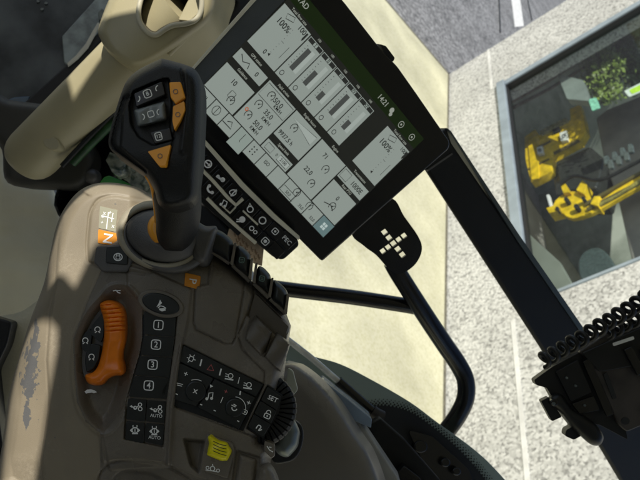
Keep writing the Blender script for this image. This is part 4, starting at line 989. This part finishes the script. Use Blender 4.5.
def wrap_h(X, Y, D): 
    from mathutils import noise
    return np.array([.02 * noise.fractal(Vector((a * .09, b * .09, 1)), 1, 2, 3) for a, b in zip(X, Y)])
relief('film', Fr(135, 165, .92, (.1, .2, 1)), [(110, 152), (124, 158), (136, 160), (150, 176), (160, 192), (156, 200), (140, 196), (128, 182), (112, 172), (106, 160)], wrap_h, mat('pale_film', (.45, .47, .38), .25, col2=(.06, .09, .07), vscale=60), wr_, step=1.6, depth=.003)

# floor mat and seat at the far left, lower cab glass with the dark yard behind
FF = Fr(20, 250, 1.15, (.25, .15, .95))
fm = thing('floor_mat', FF.W, 'plain olive grey cab floor mat left of the armrest', 'floor mat')
def mat_h(X, Y, D):
    from mathutils import noise
    return np.array([.004 * noise.fractal(Vector((a * .015, b * .05, 1)), 1, 2, 2) for a, b in zip(X, Y)]) - .01 * np.exp(-(D / 3) ** 2)
relief('mat', FF, [(-60, 140), (2, 132), (8, 181), (52, 187), (64, 215), (72, 330), (60, 360), (-60, 372)], mat_h, M['floor'], fm, step=4, depth=.02)
st_ = thing('seat_edge', Fr(10, 380, .75, (.2, .1, .97)).W, 'dark olive seat cushion edge at the lower left corner', 'seat')
FS = Fr(10, 380, .75, (.2, .1, .97))
relief('cushion', FS, cr([(-60, 330), (-10, 318), (20, 312), (40, 300), (48, 310), (40, 350), (20, 400), (6, 470), (0, 540), (-60, 540)], 5), dome(.02, 14), mat('olive_seat', (.48, .45, .33), .7, var=.12, vscale=14, bump=.4, bscale=300), st_, step=3, depth=.05)
slab('seat_shell', Fr(0, 420, .70, (.2, .1, .97)), rnd([(-60, 300), (-2, 318), (12, 322), (7, 345), (-6, 372), (-1, 420), (6, 470), (4, 540), (-60, 540)], 5), -.03, 0, M['black'], st_, b=.003)

FW = Fr(50, 50, 1.25, (.25, .2, .95))
fw = thing('front_window', FW.W, 'dark lower front window with painted reflection streaks above the beige column', 'window')
slab('pane', FW, [(-80, -80), (260, -80), (200, 40), (120, 110), (20, 190), (-80, 180)], -.006, 0, mat('dark_glass', (.14, .155, .155), .45, col2=(.02, .024, .026), vscale=9, spec=.3, detail=9), fw)  # grey blotches in the colour stand for reflections on the glass
slab('glass_streak', FW, [(62, 36), (100, -6), (130, -30), (140, 20), (104, 44), (72, 70), (64, 62)], 0, .006, mat('streak_grey', (.34, .39, .37), .4, var=.2, vscale=40, detail=8), fw, b=.002)  # grey patch painted as a reflection streak on the glass
slab('lit_strip', FW, [(67, 63), (76, 55), (86, 43), (93, 30), (98, 22), (100, 24), (95, 34), (88, 47), (78, 58), (68, 66)], .030, .036, M['cream'], fw, b=.001)  # cream strip stands for a sunlit line along the glass
slab('blue_strip', FW, [(-40, 104), (0, 103), (14, 97), (30, 96), (24, 112), (10, 118), (-40, 120)], 0, .006, mat('slate_blue', (.08, .14, .2), .3, var=.1), fw, b=.002)
slab('lower_frame', FW, [(-40, 120), (4, 120), (60, 70), (100, 30), (108, 34), (70, 80), (20, 140), (-40, 150)], 0, .03, M['black'], fw, b=.004)
slab('hook', FW, rnd([(98, 12), (102, 8), (106, 12), (104, 20), (99, 20)], 1.5), .004, .02, M['dullsteel'], fw, b=.001)
for (x, y) in ((38, 1), (46, 3), (42, 9)):
    slab('droplet', FW, ell((x, y), 1.6, 1.3, 0, 10), 0, .003, M['dullsteel'], fw)
tag_top = thing('dash_panel', Fr(240, 20, 1.0, (0, 0, 1)).W, 'black dash panel in shadow between cup holder and touchscreen', 'dash panel')
FD = Fr(240, 20, 1.0, (0, 0, 1))
slab('panel', FD, rnd([(120, -80), (330, -80), (300, 20), (230, 120), (200, 200), (235, 235), (205, 250), (150, 200), (110, 150), (130, 60)], 5), -.05, 0, M['black'], tag_top, b=.004)
slab('rib', FD, [(207, 22), (224, 10), (236, -2), (232, -8), (216, 4), (204, 14)], 0, .01, M['black'], tag_top, b=.001)
tube('peg', [P(210, 30, .97), P(216, 25, .97)], .009, M['grey'], tag_top)

# =================================================================== OUTSIDE (true world geometry: x to the wall, y ahead, z up, metres)
XW = 3.93
def wbox(name, x0, y0, z0, x1, y1, z1, m, parent=None, W=Matrix.Identity(4), b=0):
    vs = [(x, y, z) for x in (x0, x1) for y in (y0, y1) for z in (z0, z1)]
    fs = [(0, 1, 3, 2), (4, 6, 7, 5), (0, 4, 5, 1), (2, 3, 7, 6), (0, 2, 6, 4), (1, 5, 7, 3)]
    me = mesh(name, vs, fs); o = link(name, me, W, parent, m)
    if b: bev(o, b, 2)
    return o
def wsheet(name, pts, z, m, kind='structure'):
    return link(name, mesh(name, [(x, y, z) for x, y in pts], [list(range(len(pts)))]), Matrix.Identity(4), None, m, kind)
def grain(name, cols, scale, bump=.4, rough=.9, big=.25):
    m = bpy.data.materials.new(name); m.use_nodes = True; nt = m.node_tree; b = nt.nodes['Principled BSDF']; b.inputs['Roughness'].default_value = rough
    b.inputs['Specular IOR Level'].default_value = .25
    tc = nt.nodes.new('ShaderNodeTexCoord'); v = nt.nodes.new('ShaderNodeTexVoronoi'); v.inputs['Scale'].default_value = scale
    n = nt.nodes.new('ShaderNodeTexNoise'); n.inputs['Scale'].default_value = scale * .6; n.inputs['Detail'].default_value = 5
    n2 = nt.nodes.new('ShaderNodeTexNoise'); n2.inputs['Scale'].default_value = 1.4; n2.inputs['Detail'].default_value = 6
    for q in (v, n, n2): nt.links.new(tc.outputs['Object'], q.inputs['Vector'])
    sp_ = nt.nodes.new('ShaderNodeSeparateColor'); nt.links.new(v.outputs['Color'], sp_.inputs[0])
    mx = nt.nodes.new('ShaderNodeMath'); mx.operation = 'MULTIPLY_ADD'; mx.inputs[1].default_value = .5; nt.links.new(sp_.outputs[0], mx.inputs[0]); 
    m2 = nt.nodes.new('ShaderNodeMath'); m2.operation = 'MULTIPLY'; m2.inputs[1].default_value = .5; nt.links.new(n.outputs['Fac'], m2.inputs[0]); nt.links.new(m2.outputs[0], mx.inputs[2])
    r = nt.nodes.new('ShaderNodeValToRGB'); e = r.color_ramp.elements
    e[0].position = .22; e[0].color = (*cols[0], 1); e[1].position = .72; e[1].color = (*cols[-1], 1)
    if len(cols) > 2: k = r.color_ramp.elements.new(.42); k.color = (*cols[1], 1)
    nt.links.new(mx.outputs[0], r.inputs['Fac'])
    mr = nt.nodes.new('ShaderNodeMapRange'); mr.inputs['From Min'].default_value = .3; mr.inputs['From Max'].default_value = .7; mr.inputs['To Min'].default_value = 1 - big; mr.inputs['To Max'].default_value = 1 + big * .4
    nt.links.new(n2.outputs['Fac'], mr.inputs['Value'])
    vm = nt.nodes.new('ShaderNodeVectorMath'); vm.operation = 'SCALE'; nt.links.new(r.outputs['Color'], vm.inputs[0]); nt.links.new(mr.outputs['Result'], vm.inputs['Scale'])
    nt.links.new(vm.outputs[0], b.inputs['Base Color'])
    bp = nt.nodes.new('ShaderNodeBump'); bp.inputs['Strength'].default_value = bump; bp.inputs['Distance'].default_value = .01
    nt.links.new(mx.outputs[0], bp.inputs['Height']); nt.links.new(bp.outputs['Normal'], b.inputs['Normal'])
    return m
M['pebble'] = grain('pebbledash', [(.20, .20, .185), (.40, .40, .37), (.57, .57, .53)], 48, .5, big=.16)
M['asphalt'] = grain('asphalt', [(.09, .092, .094), (.18, .183, .185), (.34, .343, .345)], 30, .5, big=.3)
M['concrete'] = grain('pale_yellow_concrete', [(.49, .475, .31), (.54, .525, .365), (.58, .565, .41)], 60, .12, big=.28)
wsheet('ground', [(-120, -120), (120, -120), (120, 120), (-120, 120)], -.012, M['asphalt'])
# concrete apron: its front edge runs at a slant to the corner of the wall
def gpt(px, py, z=0):
    r = CAM.to_3x3() @ ray(px, py); t = (z - 2.6) / r.z; return (r.x * t, r.y * t)
e1 = gpt(449, 74); e2 = gpt(386, 0)
dx_, dy_ = e2[0] - e1[0], e2[1] - e1[1]
far = (e1[0] + dx_ * 4, e1[1] + dy_ * 4)
wsheet('concrete_apron', [(XW + .02, -30), (XW + .02, e1[1]), far, (-12, far[1]), (-12, -30)], -.004, M['concrete'])
jn = mat('dirty_joint', (.16, .15, .11), .9, var=.2, vscale=30)
wsheet('ground_joint', [(XW, -30), (XW, e1[1] + .02), (XW - .035, e1[1]), (XW - .035, -30)], .004, jn)
ea = Vector((e1[0], e1[1])); eb = Vector(far); en = (eb - ea).normalized(); en = Vector((-en.y, en.x)) * .02
wsheet('ground_joint', [tuple(ea - en), tuple(ea + en), tuple(eb + en), tuple(eb - en)], .004, jn)
l1, l2, l3, l4 = gpt(510.5, -40), gpt(519, -40), gpt(524, 25), gpt(515, 26)
pl_ = wsheet('painted_line', [gpt(500, -90), gpt(508, -90), gpt(524, 26), gpt(515, 27)], -.004, mat('road_paint', (.75, .75, .72), .7, var=.08, vscale=8))
# building
YF = e1[1]
def wpt(px, py, x=XW):
    r = CAM.to_3x3() @ ray(px, py); t = x / r.x; return (r.y * t, 2.6 + r.z * t)       # (y, z) on the wall
YJ, ZS = wpt(490, 60)[0], None
w_y1 = wpt(504, 86)[0]; w_z0 = wpt(514, 160)[1]; w_y0 = wpt(590, 276)[0]
WT = 3.35; WZ1 = 3.0; WY0 = -6
bd = thing('building', Matrix.Translation((XW, 0, 0)), 'pebble finished building wall with a long low window', 'building')
yi0, yi1, zi0 = w_y0 - .05, w_y1 + .10, w_z0 - .10    # opening in the wall
wbox('wall', XW, WY0, -.2, XW + .3, YF, zi0, M['pebble'], bd)
wbox('wall', XW, WY0, zi0, XW + .3, yi0, WT, M['pebble'], bd)
wbox('wall', XW, yi1, zi0, XW + .3, YF, WT, M['pebble'], bd)
wbox('wall', XW, yi0, WZ1, XW + .3, yi1, WT, M['pebble'], bd)
jm = mat('pale_joint', (.62, .62, .58), .8, var=.1, vscale=5)
zj = wpt(512, 310)[1]
wbox('wall_joint', XW - .006, WY0, zj - .02, XW + .01, yi0 - .1, zj + .02, jm, bd); wbox('wall_joint', XW - .006, yi1, zj - .02, XW + .01, YF, zj + .02, jm, bd)
wf = thing('building_window', Matrix.Translation((XW, yi0, zi0)), 'wide window in a blue grey metal frame set in the pebble wall', 'window')
fmt = mat('blue_grey_frame', (.25, .30, .33), .4, var=.08, vscale=4)
wbox('sill', XW - .05, yi0, zi0, XW + .12, yi1, zi0 + .11, fmt, wf, b=.006)
wbox('frame', XW - .02, yi1 - .10, zi0 + .11, XW + .10, yi1, WZ1, fmt, wf, b=.006)
wbox('frame', XW - .02, yi0, zi0 + .11, XW + .10, yi0 + .03, WZ1, fmt, wf, b=.006)
gm = mat('black_gasket', (.015, .015, .015), .5, var=0)
wbox('gasket', XW + .0, yi1 - .125, zi0 + .11, XW + .09, yi1 - .102, WZ1, gm, wf); 
wbox('gasket', XW + .0, yi0 + .032, zi0 + .112, XW + .09, yi1 - .13, zi0 + .13, gm, wf)
gl_m = bpy.data.materials.new('window_glass'); gl_m.use_nodes = True; nt = gl_m.node_tree; nt.nodes.remove(nt.nodes['Principled BSDF'])
tp = nt.nodes.new('ShaderNodeBsdfTransparent'); tp.inputs['Color'].default_value = (.88, .93, .90, 1); gs = nt.nodes.new('ShaderNodeBsdfGlossy'); gs.inputs['Roughness'].default_value = .02
lw = nt.nodes.new('ShaderNodeLayerWeight'); lw.inputs['Blend'].default_value = .5; pw = nt.nodes.new('ShaderNodeMath'); pw.operation = 'POWER'; pw.inputs[1].default_value = 4; nt.links.new(lw.outputs['Facing'], pw.inputs[0])
fs_ = nt.nodes.new('ShaderNodeMath'); fs_.operation = 'MULTIPLY_ADD'; fs_.inputs[1].default_value = .9; fs_.inputs[2].default_value = .05; nt.links.new(pw.outputs[0], fs_.inputs[0])
mxs = nt.nodes.new('ShaderNodeMixShader')
nt.links.new(fs_.outputs[0], mxs.inputs[0]); nt.links.new(tp.outputs[0], mxs.inputs[1]); nt.links.new(gs.outputs[0], mxs.inputs[2]); nt.links.new(mxs.outputs[0], nt.nodes['Material Output'].inputs[0])
link('pane', mesh('pane', [(XW + .05, yi0 + .02, zi0 + .10), (XW + .05, yi1 - .09, zi0 + .10), (XW + .05, yi1 - .09, WZ1), (XW + .05, yi0 + .02, WZ1)], [(3, 2, 1, 0)]), Matrix.Identity(4), wf, gl_m)
# open-topped room behind the glass; wall colour stands in for a reflected veil
rm = mat('glass_veil_wall', (.36, .40, .35), .8, col2=(.15, .18, .15), vscale=1.6, detail=7); rf = mat('room_floor', (.26, .25, .235), .6, col2=(.17, .16, .155), vscale=2)
XB = XW + 2.7
wbox('room_wall', XB, -6, -.1, XB + .1, YF, WT, rm, bd); wbox('room_wall', XW + .3, -6.1, -.1, XB + .1, -6, WT, rm, bd); wbox('room_wall', XW + .3, YF - .1, -.1, XB, YF - .002, WT, rm, bd)
wbox('room_floor', XW + .3, -6, -.1, XB, YF - .1, .02, rf, bd); 
# yellow excavator behind the glass, standing in for its reflection in the pane
def xfr(x): return Fr(0, 0, (x, 0, 0), (-1, 0, 0), world=True)
X1 = xfr(XW + 1.1)
ex = thing('excavator', Matrix.Translation((XW + 1.1, 5.5, 0)), 'yellow excavator with a long boom, built behind the window in place of its reflection', 'excavator')
ym = mat('yellow_machine_paint', (.82, .55, .012), .4, var=.16, vscale=9, detail=8)
slab('body', X1, rnd([(524.5, 137), (535, 129), (539, 135), (570.6, 120), (569.5, 109), (580, 104), (584, 118), (586, 131), (580, 141), (552, 156), (552, 171), (531, 182), (525.6, 161)], .5, 2), -.12, 0, ym, ex, b=.012)
slab('side_plate', X1, [(527, 139), (538, 133), (539, 178), (531, 180)], 0, .02, ym, ex, b=.01)
slab('roof_vent', X1, rnd([(539, 131), (566, 117), (568, 121), (541, 135)], 1), -.2, .03, mat('olive_grille', (.3, .28, .12), .6, var=.3, vscale=30), ex, b=.01)
slab('grille', X1, rnd([(552, 129.5), (559, 126.3), (560, 130.5), (553, 133.5)], 1), 0, .03, M['dark'], ex)
for (x, y, w_) in ((563.5, 136, 4.2), (539.7, 150, 3.4)):
    lm = slab('marker_plate', X1, [(x - w_, y - w_ * .8), (x + w_ * .7, y - w_ * 1.3), (x + w_, y + w_ * .9), (x - w_ * .7, y + w_ * 1.2)], 0, .05, mat('white_plate', (.8, .82, .8), .4, var=.02), ex, b=.005)
    Marks(X1, .056).ring(x, y, w_ * .35, 1.0, 8).build('dark_mark', M['worn'], lm)
slab('boom', X1, cr([(553, 205), (560, 196), (572, 191), (584, 194), (592, 204), (612, 192), (640, 172), (690, 140), (690, 162), (640, 186), (612, 202), (592, 213), (572, 218.5), (562, 213)], 2), -.06, 0, ym, ex, b=.01)
slab('cylinder', X1, [(596, 204), (618, 193), (640, 178), (680, 156), (680, 160), (640, 182), (616, 196), (596, 207)], 0, .04, mat('olive_steel', (.28, .24, .06), .5, var=.2), ex, b=.01)  # even olive colour, darker than the machine yellow
for (x, y, r_) in ((566, 199, 2.4), (576, 206, 2.6), (557, 208, 1.8), (583, 198, 2)):
    slab('pin', X1, ell((x, y), r_, r_, 0, 14), 0, .08, M['dark'], ex, b=.01)
for pg in ([(530, 150), (550, 140), (551, 141.5), (531, 152)], [(528, 168), (549, 158), (549, 159.2), (529, 169.6)], [(553, 152), (578, 139), (580, 141), (554, 154.5)]): slab('panel_gap', X1, pg, 0, .012, mat('gap_dark', (.12, .09, .02), .6, var=0), ex)
for pg in ([(563, 193), (560, 184), (565, 183), (570, 192)], [(576, 190), (582, 180), (587, 184), (584, 194)], [(556, 204), (546, 208), (549, 213), (560, 210)], [(590, 204), (594, 196), (600, 196), (598, 206)]): slab('bracket', X1, pg, -.1, .06, ym, ex, b=.006)
for pg in ([(584, 203), (640, 171), (680, 148), (680, 150), (640, 173.5), (585, 205.5)], [(586, 208), (640, 180), (680, 158), (680, 160), (640, 182.5), (587, 210.5)]): slab('boom_edge', X1, pg, 0, .03, mat('boom_gap', (.10, .08, .02), .6, var=0), ex)
tube('hydraulic_hose', cr([X1.M @ X1.at(x, y, .1) for x, y in ((560, 184), (575, 176), (600, 180), (630, 166), (660, 150))], 6, False), .022, M['black'], ex, ns=8)
slab('cab', X1, rnd([(552, 172), (560, 160), (590, 146), (604, 158), (596, 188), (570, 190), (556, 196)], 3), -.6, -.1, mat('dark_cab_glass', (.035, .038, .035), .2, var=.1), ex, b=.02)
slab('bright_rod', X1, rnd([(546, 195), (549, 194), (552, 206), (549.5, 207)], 1), 0, .05, mat('white_rod', (.8, .8, .8), .3, var=0), ex, b=.005)
# other shapes behind the glass, standing in for what the pane reflects
X2 = xfr(XW + 1.35); X3 = xfr(XW + .40)
c_ = tag(slab('cabinet', X3, rnd([(557, 74), (583, 80), (590, 101), (567, 99)], 1.5), -.1, 0, mat('grey_cabinet', (.2, .235, .225), .5, var=.1, vscale=3), None, b=.02), 'light grey cabinet top left of the excavator, standing in for a reflected shape', 'cabinet')
s1 = tag(slab('wall_sign', X3, rnd([(588, 99.5), (596, 97), (600, 107), (592, 111)], 1.5), -.02, 0, mat('mint_sign', (.25, .6, .45), .5, var=.25, vscale=20), None, b=.004), 'small mint green sign beside the yellow excavator', 'sign')
s2 = thing('window_sticker', X3.W, 'yellow green and white sticker near the right picture edge', 'sticker')
slab('sheet', X3, rnd([(624, 91), (650, 78), (654, 86), (629, 97)], 1.5), -.01, 0, mat('white_sticker', (.65, .72, .68), .5, var=.05), s2, b=.002)
slab('patch', X3, rnd([(629, 90), (644, 83), (646, 88), (632, 94)], 1.5), 0, .004, mat('lime_patch', (.5, .8, .05), .5, var=.1), s2)
tag(slab('tarpaulin', X2, [(596, 118), (606, 110), (640, 96), (660, 95), (660, 260), (632, 262), (618, 200), (604, 160)], -.3, 0, mat('mauve_sheet', (.26, .245, .22), .7, col2=(.17, .16, .15), vscale=2), None, b=.02), 'brown sheet behind the excavator boom, standing in for a reflected pale band', 'tarpaulin')
tag(slab('grey_panel', X3, [(527, 232), (560, 262), (572, 283), (534, 300), (520, 270)], -.05, 0, mat('greenish_panel', (.15, .17, .15), .5, var=.06, vscale=3), None, b=.01), 'pale green grey panel standing in for a light triangle in the lower window corner', 'panel')
tag(slab('round_bin', X2, cr([(578, 262), (586, 250), (600, 248), (612, 260), (616, 276), (600, 284), (582, 282)], 5), -.4, 0, mat('teal_bin', (.06, .085, .085), .35, var=.15), None, b=.02), 'dull teal rounded bin low in the window', 'bin')
sc_ = thing('engine_part', X3.W, 'shiny grey machine part resting right of the boom', 'machine part')
for k in range(7):
    x = 606 + k * 4.0; y = 160 - k * 2 + (k % 2) * 6; slab('rib', X3, rnd([(x - 3, y - 4), (x + 2, y - 5), (x + 3.5, y + 3), (x - 2, y + 4.5)], 1.5), -.04, 0, M['dullsteel'] if k % 2 else mat('dark_part', (.08, .1, .1), .3, var=.2), sc_, b=.008)
# bush behind the upper window, standing in for trees reflected in it
def bush(name, X, blobs, n, mcol, label):
    t = thing(name, Matrix.Translation((X, 6, 1.5)), label, 'shrub'); vs = []; fs = []; rg = random.Random(n)
    for k in range(n):
        (px, py, rx, ry) = rg.choice(blobs); a = rg.random() * 6.283; r = abs(rg.gauss(0, .62)); px_, py_ = px + rx * r * math.cos(a), py + ry * r * math.sin(a)
        xx_ = X + rg.uniform(-.16, .22); y, z = wpt(px_, py_, xx_); c = Vector((xx_, y, z)); s = rg.uniform(.016, .045)
        u = Vector((rg.gauss(0, 1), rg.gauss(0, 1), rg.gauss(0, 1))).normalized(); v = u.orthogonal().normalized(); b = len(vs)
        vs += [c + u * s, c + v * s * .5, c - u * s, c - v * s * .5]; fs.append([b, b + 1, b + 2, b + 3])
    W = WM[t]; Wi = W.inverted(); link('foliage', mesh('foliage', [Wi @ v for v in vs], fs), W, t, mcol)
    y0, z0 = wpt(blobs[0][0], blobs[0][1], X); pts = [CAMI @ Vector((X, y0, .02)), CAMI @ Vector((X + .05, y0, z0 * .5)), CAMI @ Vector((X, y0, z0 + .3))]
    tube('stem', pts, [.03, .025, .015], mat('bark', (.12, .09, .06), .8, var=.2), t, ns=8)
bush('shrub', XW + .65, [(590, 54, 9, 14), (598, 74, 12, 17), (608, 92, 12, 9), (614, 66, 10, 14), (632, 26, 12, 8), (604, 50, 8, 10)], 7000, mat('olive_leaves', (.17, .24, .04), .5, var=.4, vscale=9), 'olive green shrub behind the upper window pane, standing in for reflected trees')
bush('shrub', XW + .9, [(622, 44, 22, 26), (640, 70, 20, 18), (630, 20, 20, 14), (600, 60, 14, 20)], 13000, mat('dark_leaves', (.06, .11, .035), .5, var=.4, vscale=9), 'dark green shrub at the top right behind the pane, standing in for reflected trees')
tag(slab('wire_frame_stand', xfr(XW + 1.0), [(594, 50), (604, 44), (606, 47), (600, 56), (611, 62), (608, 64), (598, 58), (592, 62), (590, 60), (596, 54)], -.02, 0, mat('pale_metal', (.5, .52, .5), .4, var=.1), None, b=.004), 'pale metal stand poking out of the dark shrub', 'stand')
# cables and hose lying on the asphalt at the top
for k, (a, b) in enumerate((((497, -60), (500.5, 32)), ((518, -50), (532, 20)))):
    A = gpt(*a, .015); B = gpt(*b, .015)
    q = [CAMI @ Vector((A[0], A[1], .012)), CAMI @ Vector(((A[0] + B[0]) / 2, (A[1] + B[1]) / 2 + .02, .012)), CAMI @ Vector((B[0], B[1], .012))]
    o = tube('ground_cable', q, .014, M['black'], None, ns=8); tag(o, group='cables lying on the asphalt', label=('dark cable lying on the asphalt left of the white line', 'dark cable lying on the asphalt right of the white line')[k], cat='cable')

# =================================================================== CAB ROOF (unseen, above and behind the camera; shades the cab, openings added to shape sun patches)
SUN_EL, SUN_AZ = rad(48), rad(190)                     # azimuth measured from +x towards +y: the sun stands to the left, slightly behind
Sd = Vector((math.cos(SUN_EL) * math.cos(SUN_AZ), math.cos(SUN_EL) * math.sin(SUN_AZ), math.sin(SUN_EL)))
ZR = 3.05
def onroof(px, py, fr=FC, h=0.0):
    w = fr.W @ fr.at(px, py, h); t = (ZR - w.z) / Sd.z; q = w + Sd * t; return (q.x, q.y)
FCo = Fr(90, 90, .845, (0, 0, 1)); FCu = Fr(150, 30, .78, (0, 0, 1))
openA = [onroof(*q) for q in [(42, 281), (58, 274), (73, 291), (84, 268), (92, 250), (98, 243), (128, 240), (140, 218), (152, 206), (160, 196), (150, 170), (90, 168), (55, 195), (38, 240)]]  # invented roof openings, projected back from the wanted sun patches
openB = [onroof(*q) for q in [(-12, 492), (29, 492), (42, 430), (46, 400), (56, 350), (57, 327), (48, 318), (20, 306), (4, 330), (-10, 420)]]
openC = [onroof(*q, FCo) for q in [(65, 80), (96, 30), (120, 40), (128, 62), (73, 113)]]
openD = [onroof(*q, FCu) for q in [(104, 24), (98, 8), (112, -25), (225, -60), (235, 10), (208, 27), (186, 26), (166, 34), (150, 38), (136, 22)]]
for nm_, o_ in zip('ABCD', (openA, openB, openC, openD)): print(nm_, [(round(a, 2), round(b, 2)) for a, b in o_])
ROOF = thing('cab_roof', Matrix.Translation((0, 0, ZR)), 'unseen pale cab roof panel with openings added to shape the sun patches', 'roof')
outer = [(-1.5, -1.3), (1.0, -1.3), (1.0, 1.5), (-1.5, 1.5)]
loops = [outer, openA, openB, openC, openD]; verts = []; edges = []
for L in loops:
    b0 = len(verts); verts += [Vector(p) for p in L]; edges += [(b0 + i, b0 + (i + 1) % len(L)) for i in range(len(L))]
V, E_, Fc, *_ = delaunay_2d_cdt(verts, edges, [], 0, 1e-6)
tri = []
for t in Fc:
    c = (V[t[0]] + V[t[1]] + V[t[2]]) / 3; cxa, cya = np.array([c.x]), np.array([c.y])
    if inpoly(cxa, cya, outer)[0] and not any(inpoly(cxa, cya, L)[0] for L in loops[1:]): tri.append(list(t))
link('panel', mesh('panel', [(v.x, v.y, 0) for v in V], tri), Matrix.Translation((0, 0, ZR)), ROOF, mat('headliner', (.42, .41, .37), .8, var=.04))
sd_ = ROOF.children[0].modifiers.new('thickness', 'SOLIDIFY'); sd_.thickness = .006; sd_.offset = 1

shell = thing('cab_shell', Matrix.Translation((0, -.9, 1.35)), 'unseen cab floor and walls added to cut the sky light', 'cab shell')  # unseen enclosure, added to darken the fill inside the cab
lin = mat('cab_lining', (.3, .29, .26), .8, var=.05)
wbox('floor', -1.0, -1.0, 1.25, .85, 1.5, 1.32, lin, shell)
wbox('rear_wall', -1.0, -1.0, 1.32, 1.0, -.94, 3.04, lin, shell)
wbox('left_wall', -1.0, -.94, 1.32, -.95, 1.3, 2.35, lin, shell)
# =================================================================== LIGHT
w = bpy.data.worlds.new('World'); sc.world = w; w.use_nodes = True; nt = w.node_tree
sky = nt.nodes.new('ShaderNodeTexSky'); sky.sky_type = 'NISHITA'; sky.sun_disc = False; sky.sun_elevation = SUN_EL
sky.sun_rotation = math.pi / 2 - SUN_AZ
nt.links.new(sky.outputs[0], nt.nodes['Background'].inputs['Color']); nt.nodes['Background'].inputs['Strength'].default_value = .112
ld = bpy.data.lights.new('sun', 'SUN'); ld.energy = 5.0; ld.angle = rad(.35); ld.color = (1, .95, .86)
lo = bpy.data.objects.new('sun', ld); COL.objects.link(lo); lo.rotation_euler = Sd.to_track_quat('Z', 'Y').to_euler()
lo.location = Sd * 30
sc.view_settings.view_transform = 'Standard'; sc.view_settings.look = 'None'; sc.view_settings.gamma = 1; sc.view_settings.exposure = 0
sc.cycles.max_bounces = 8; sc.cycles.transparent_max_bounces = 12
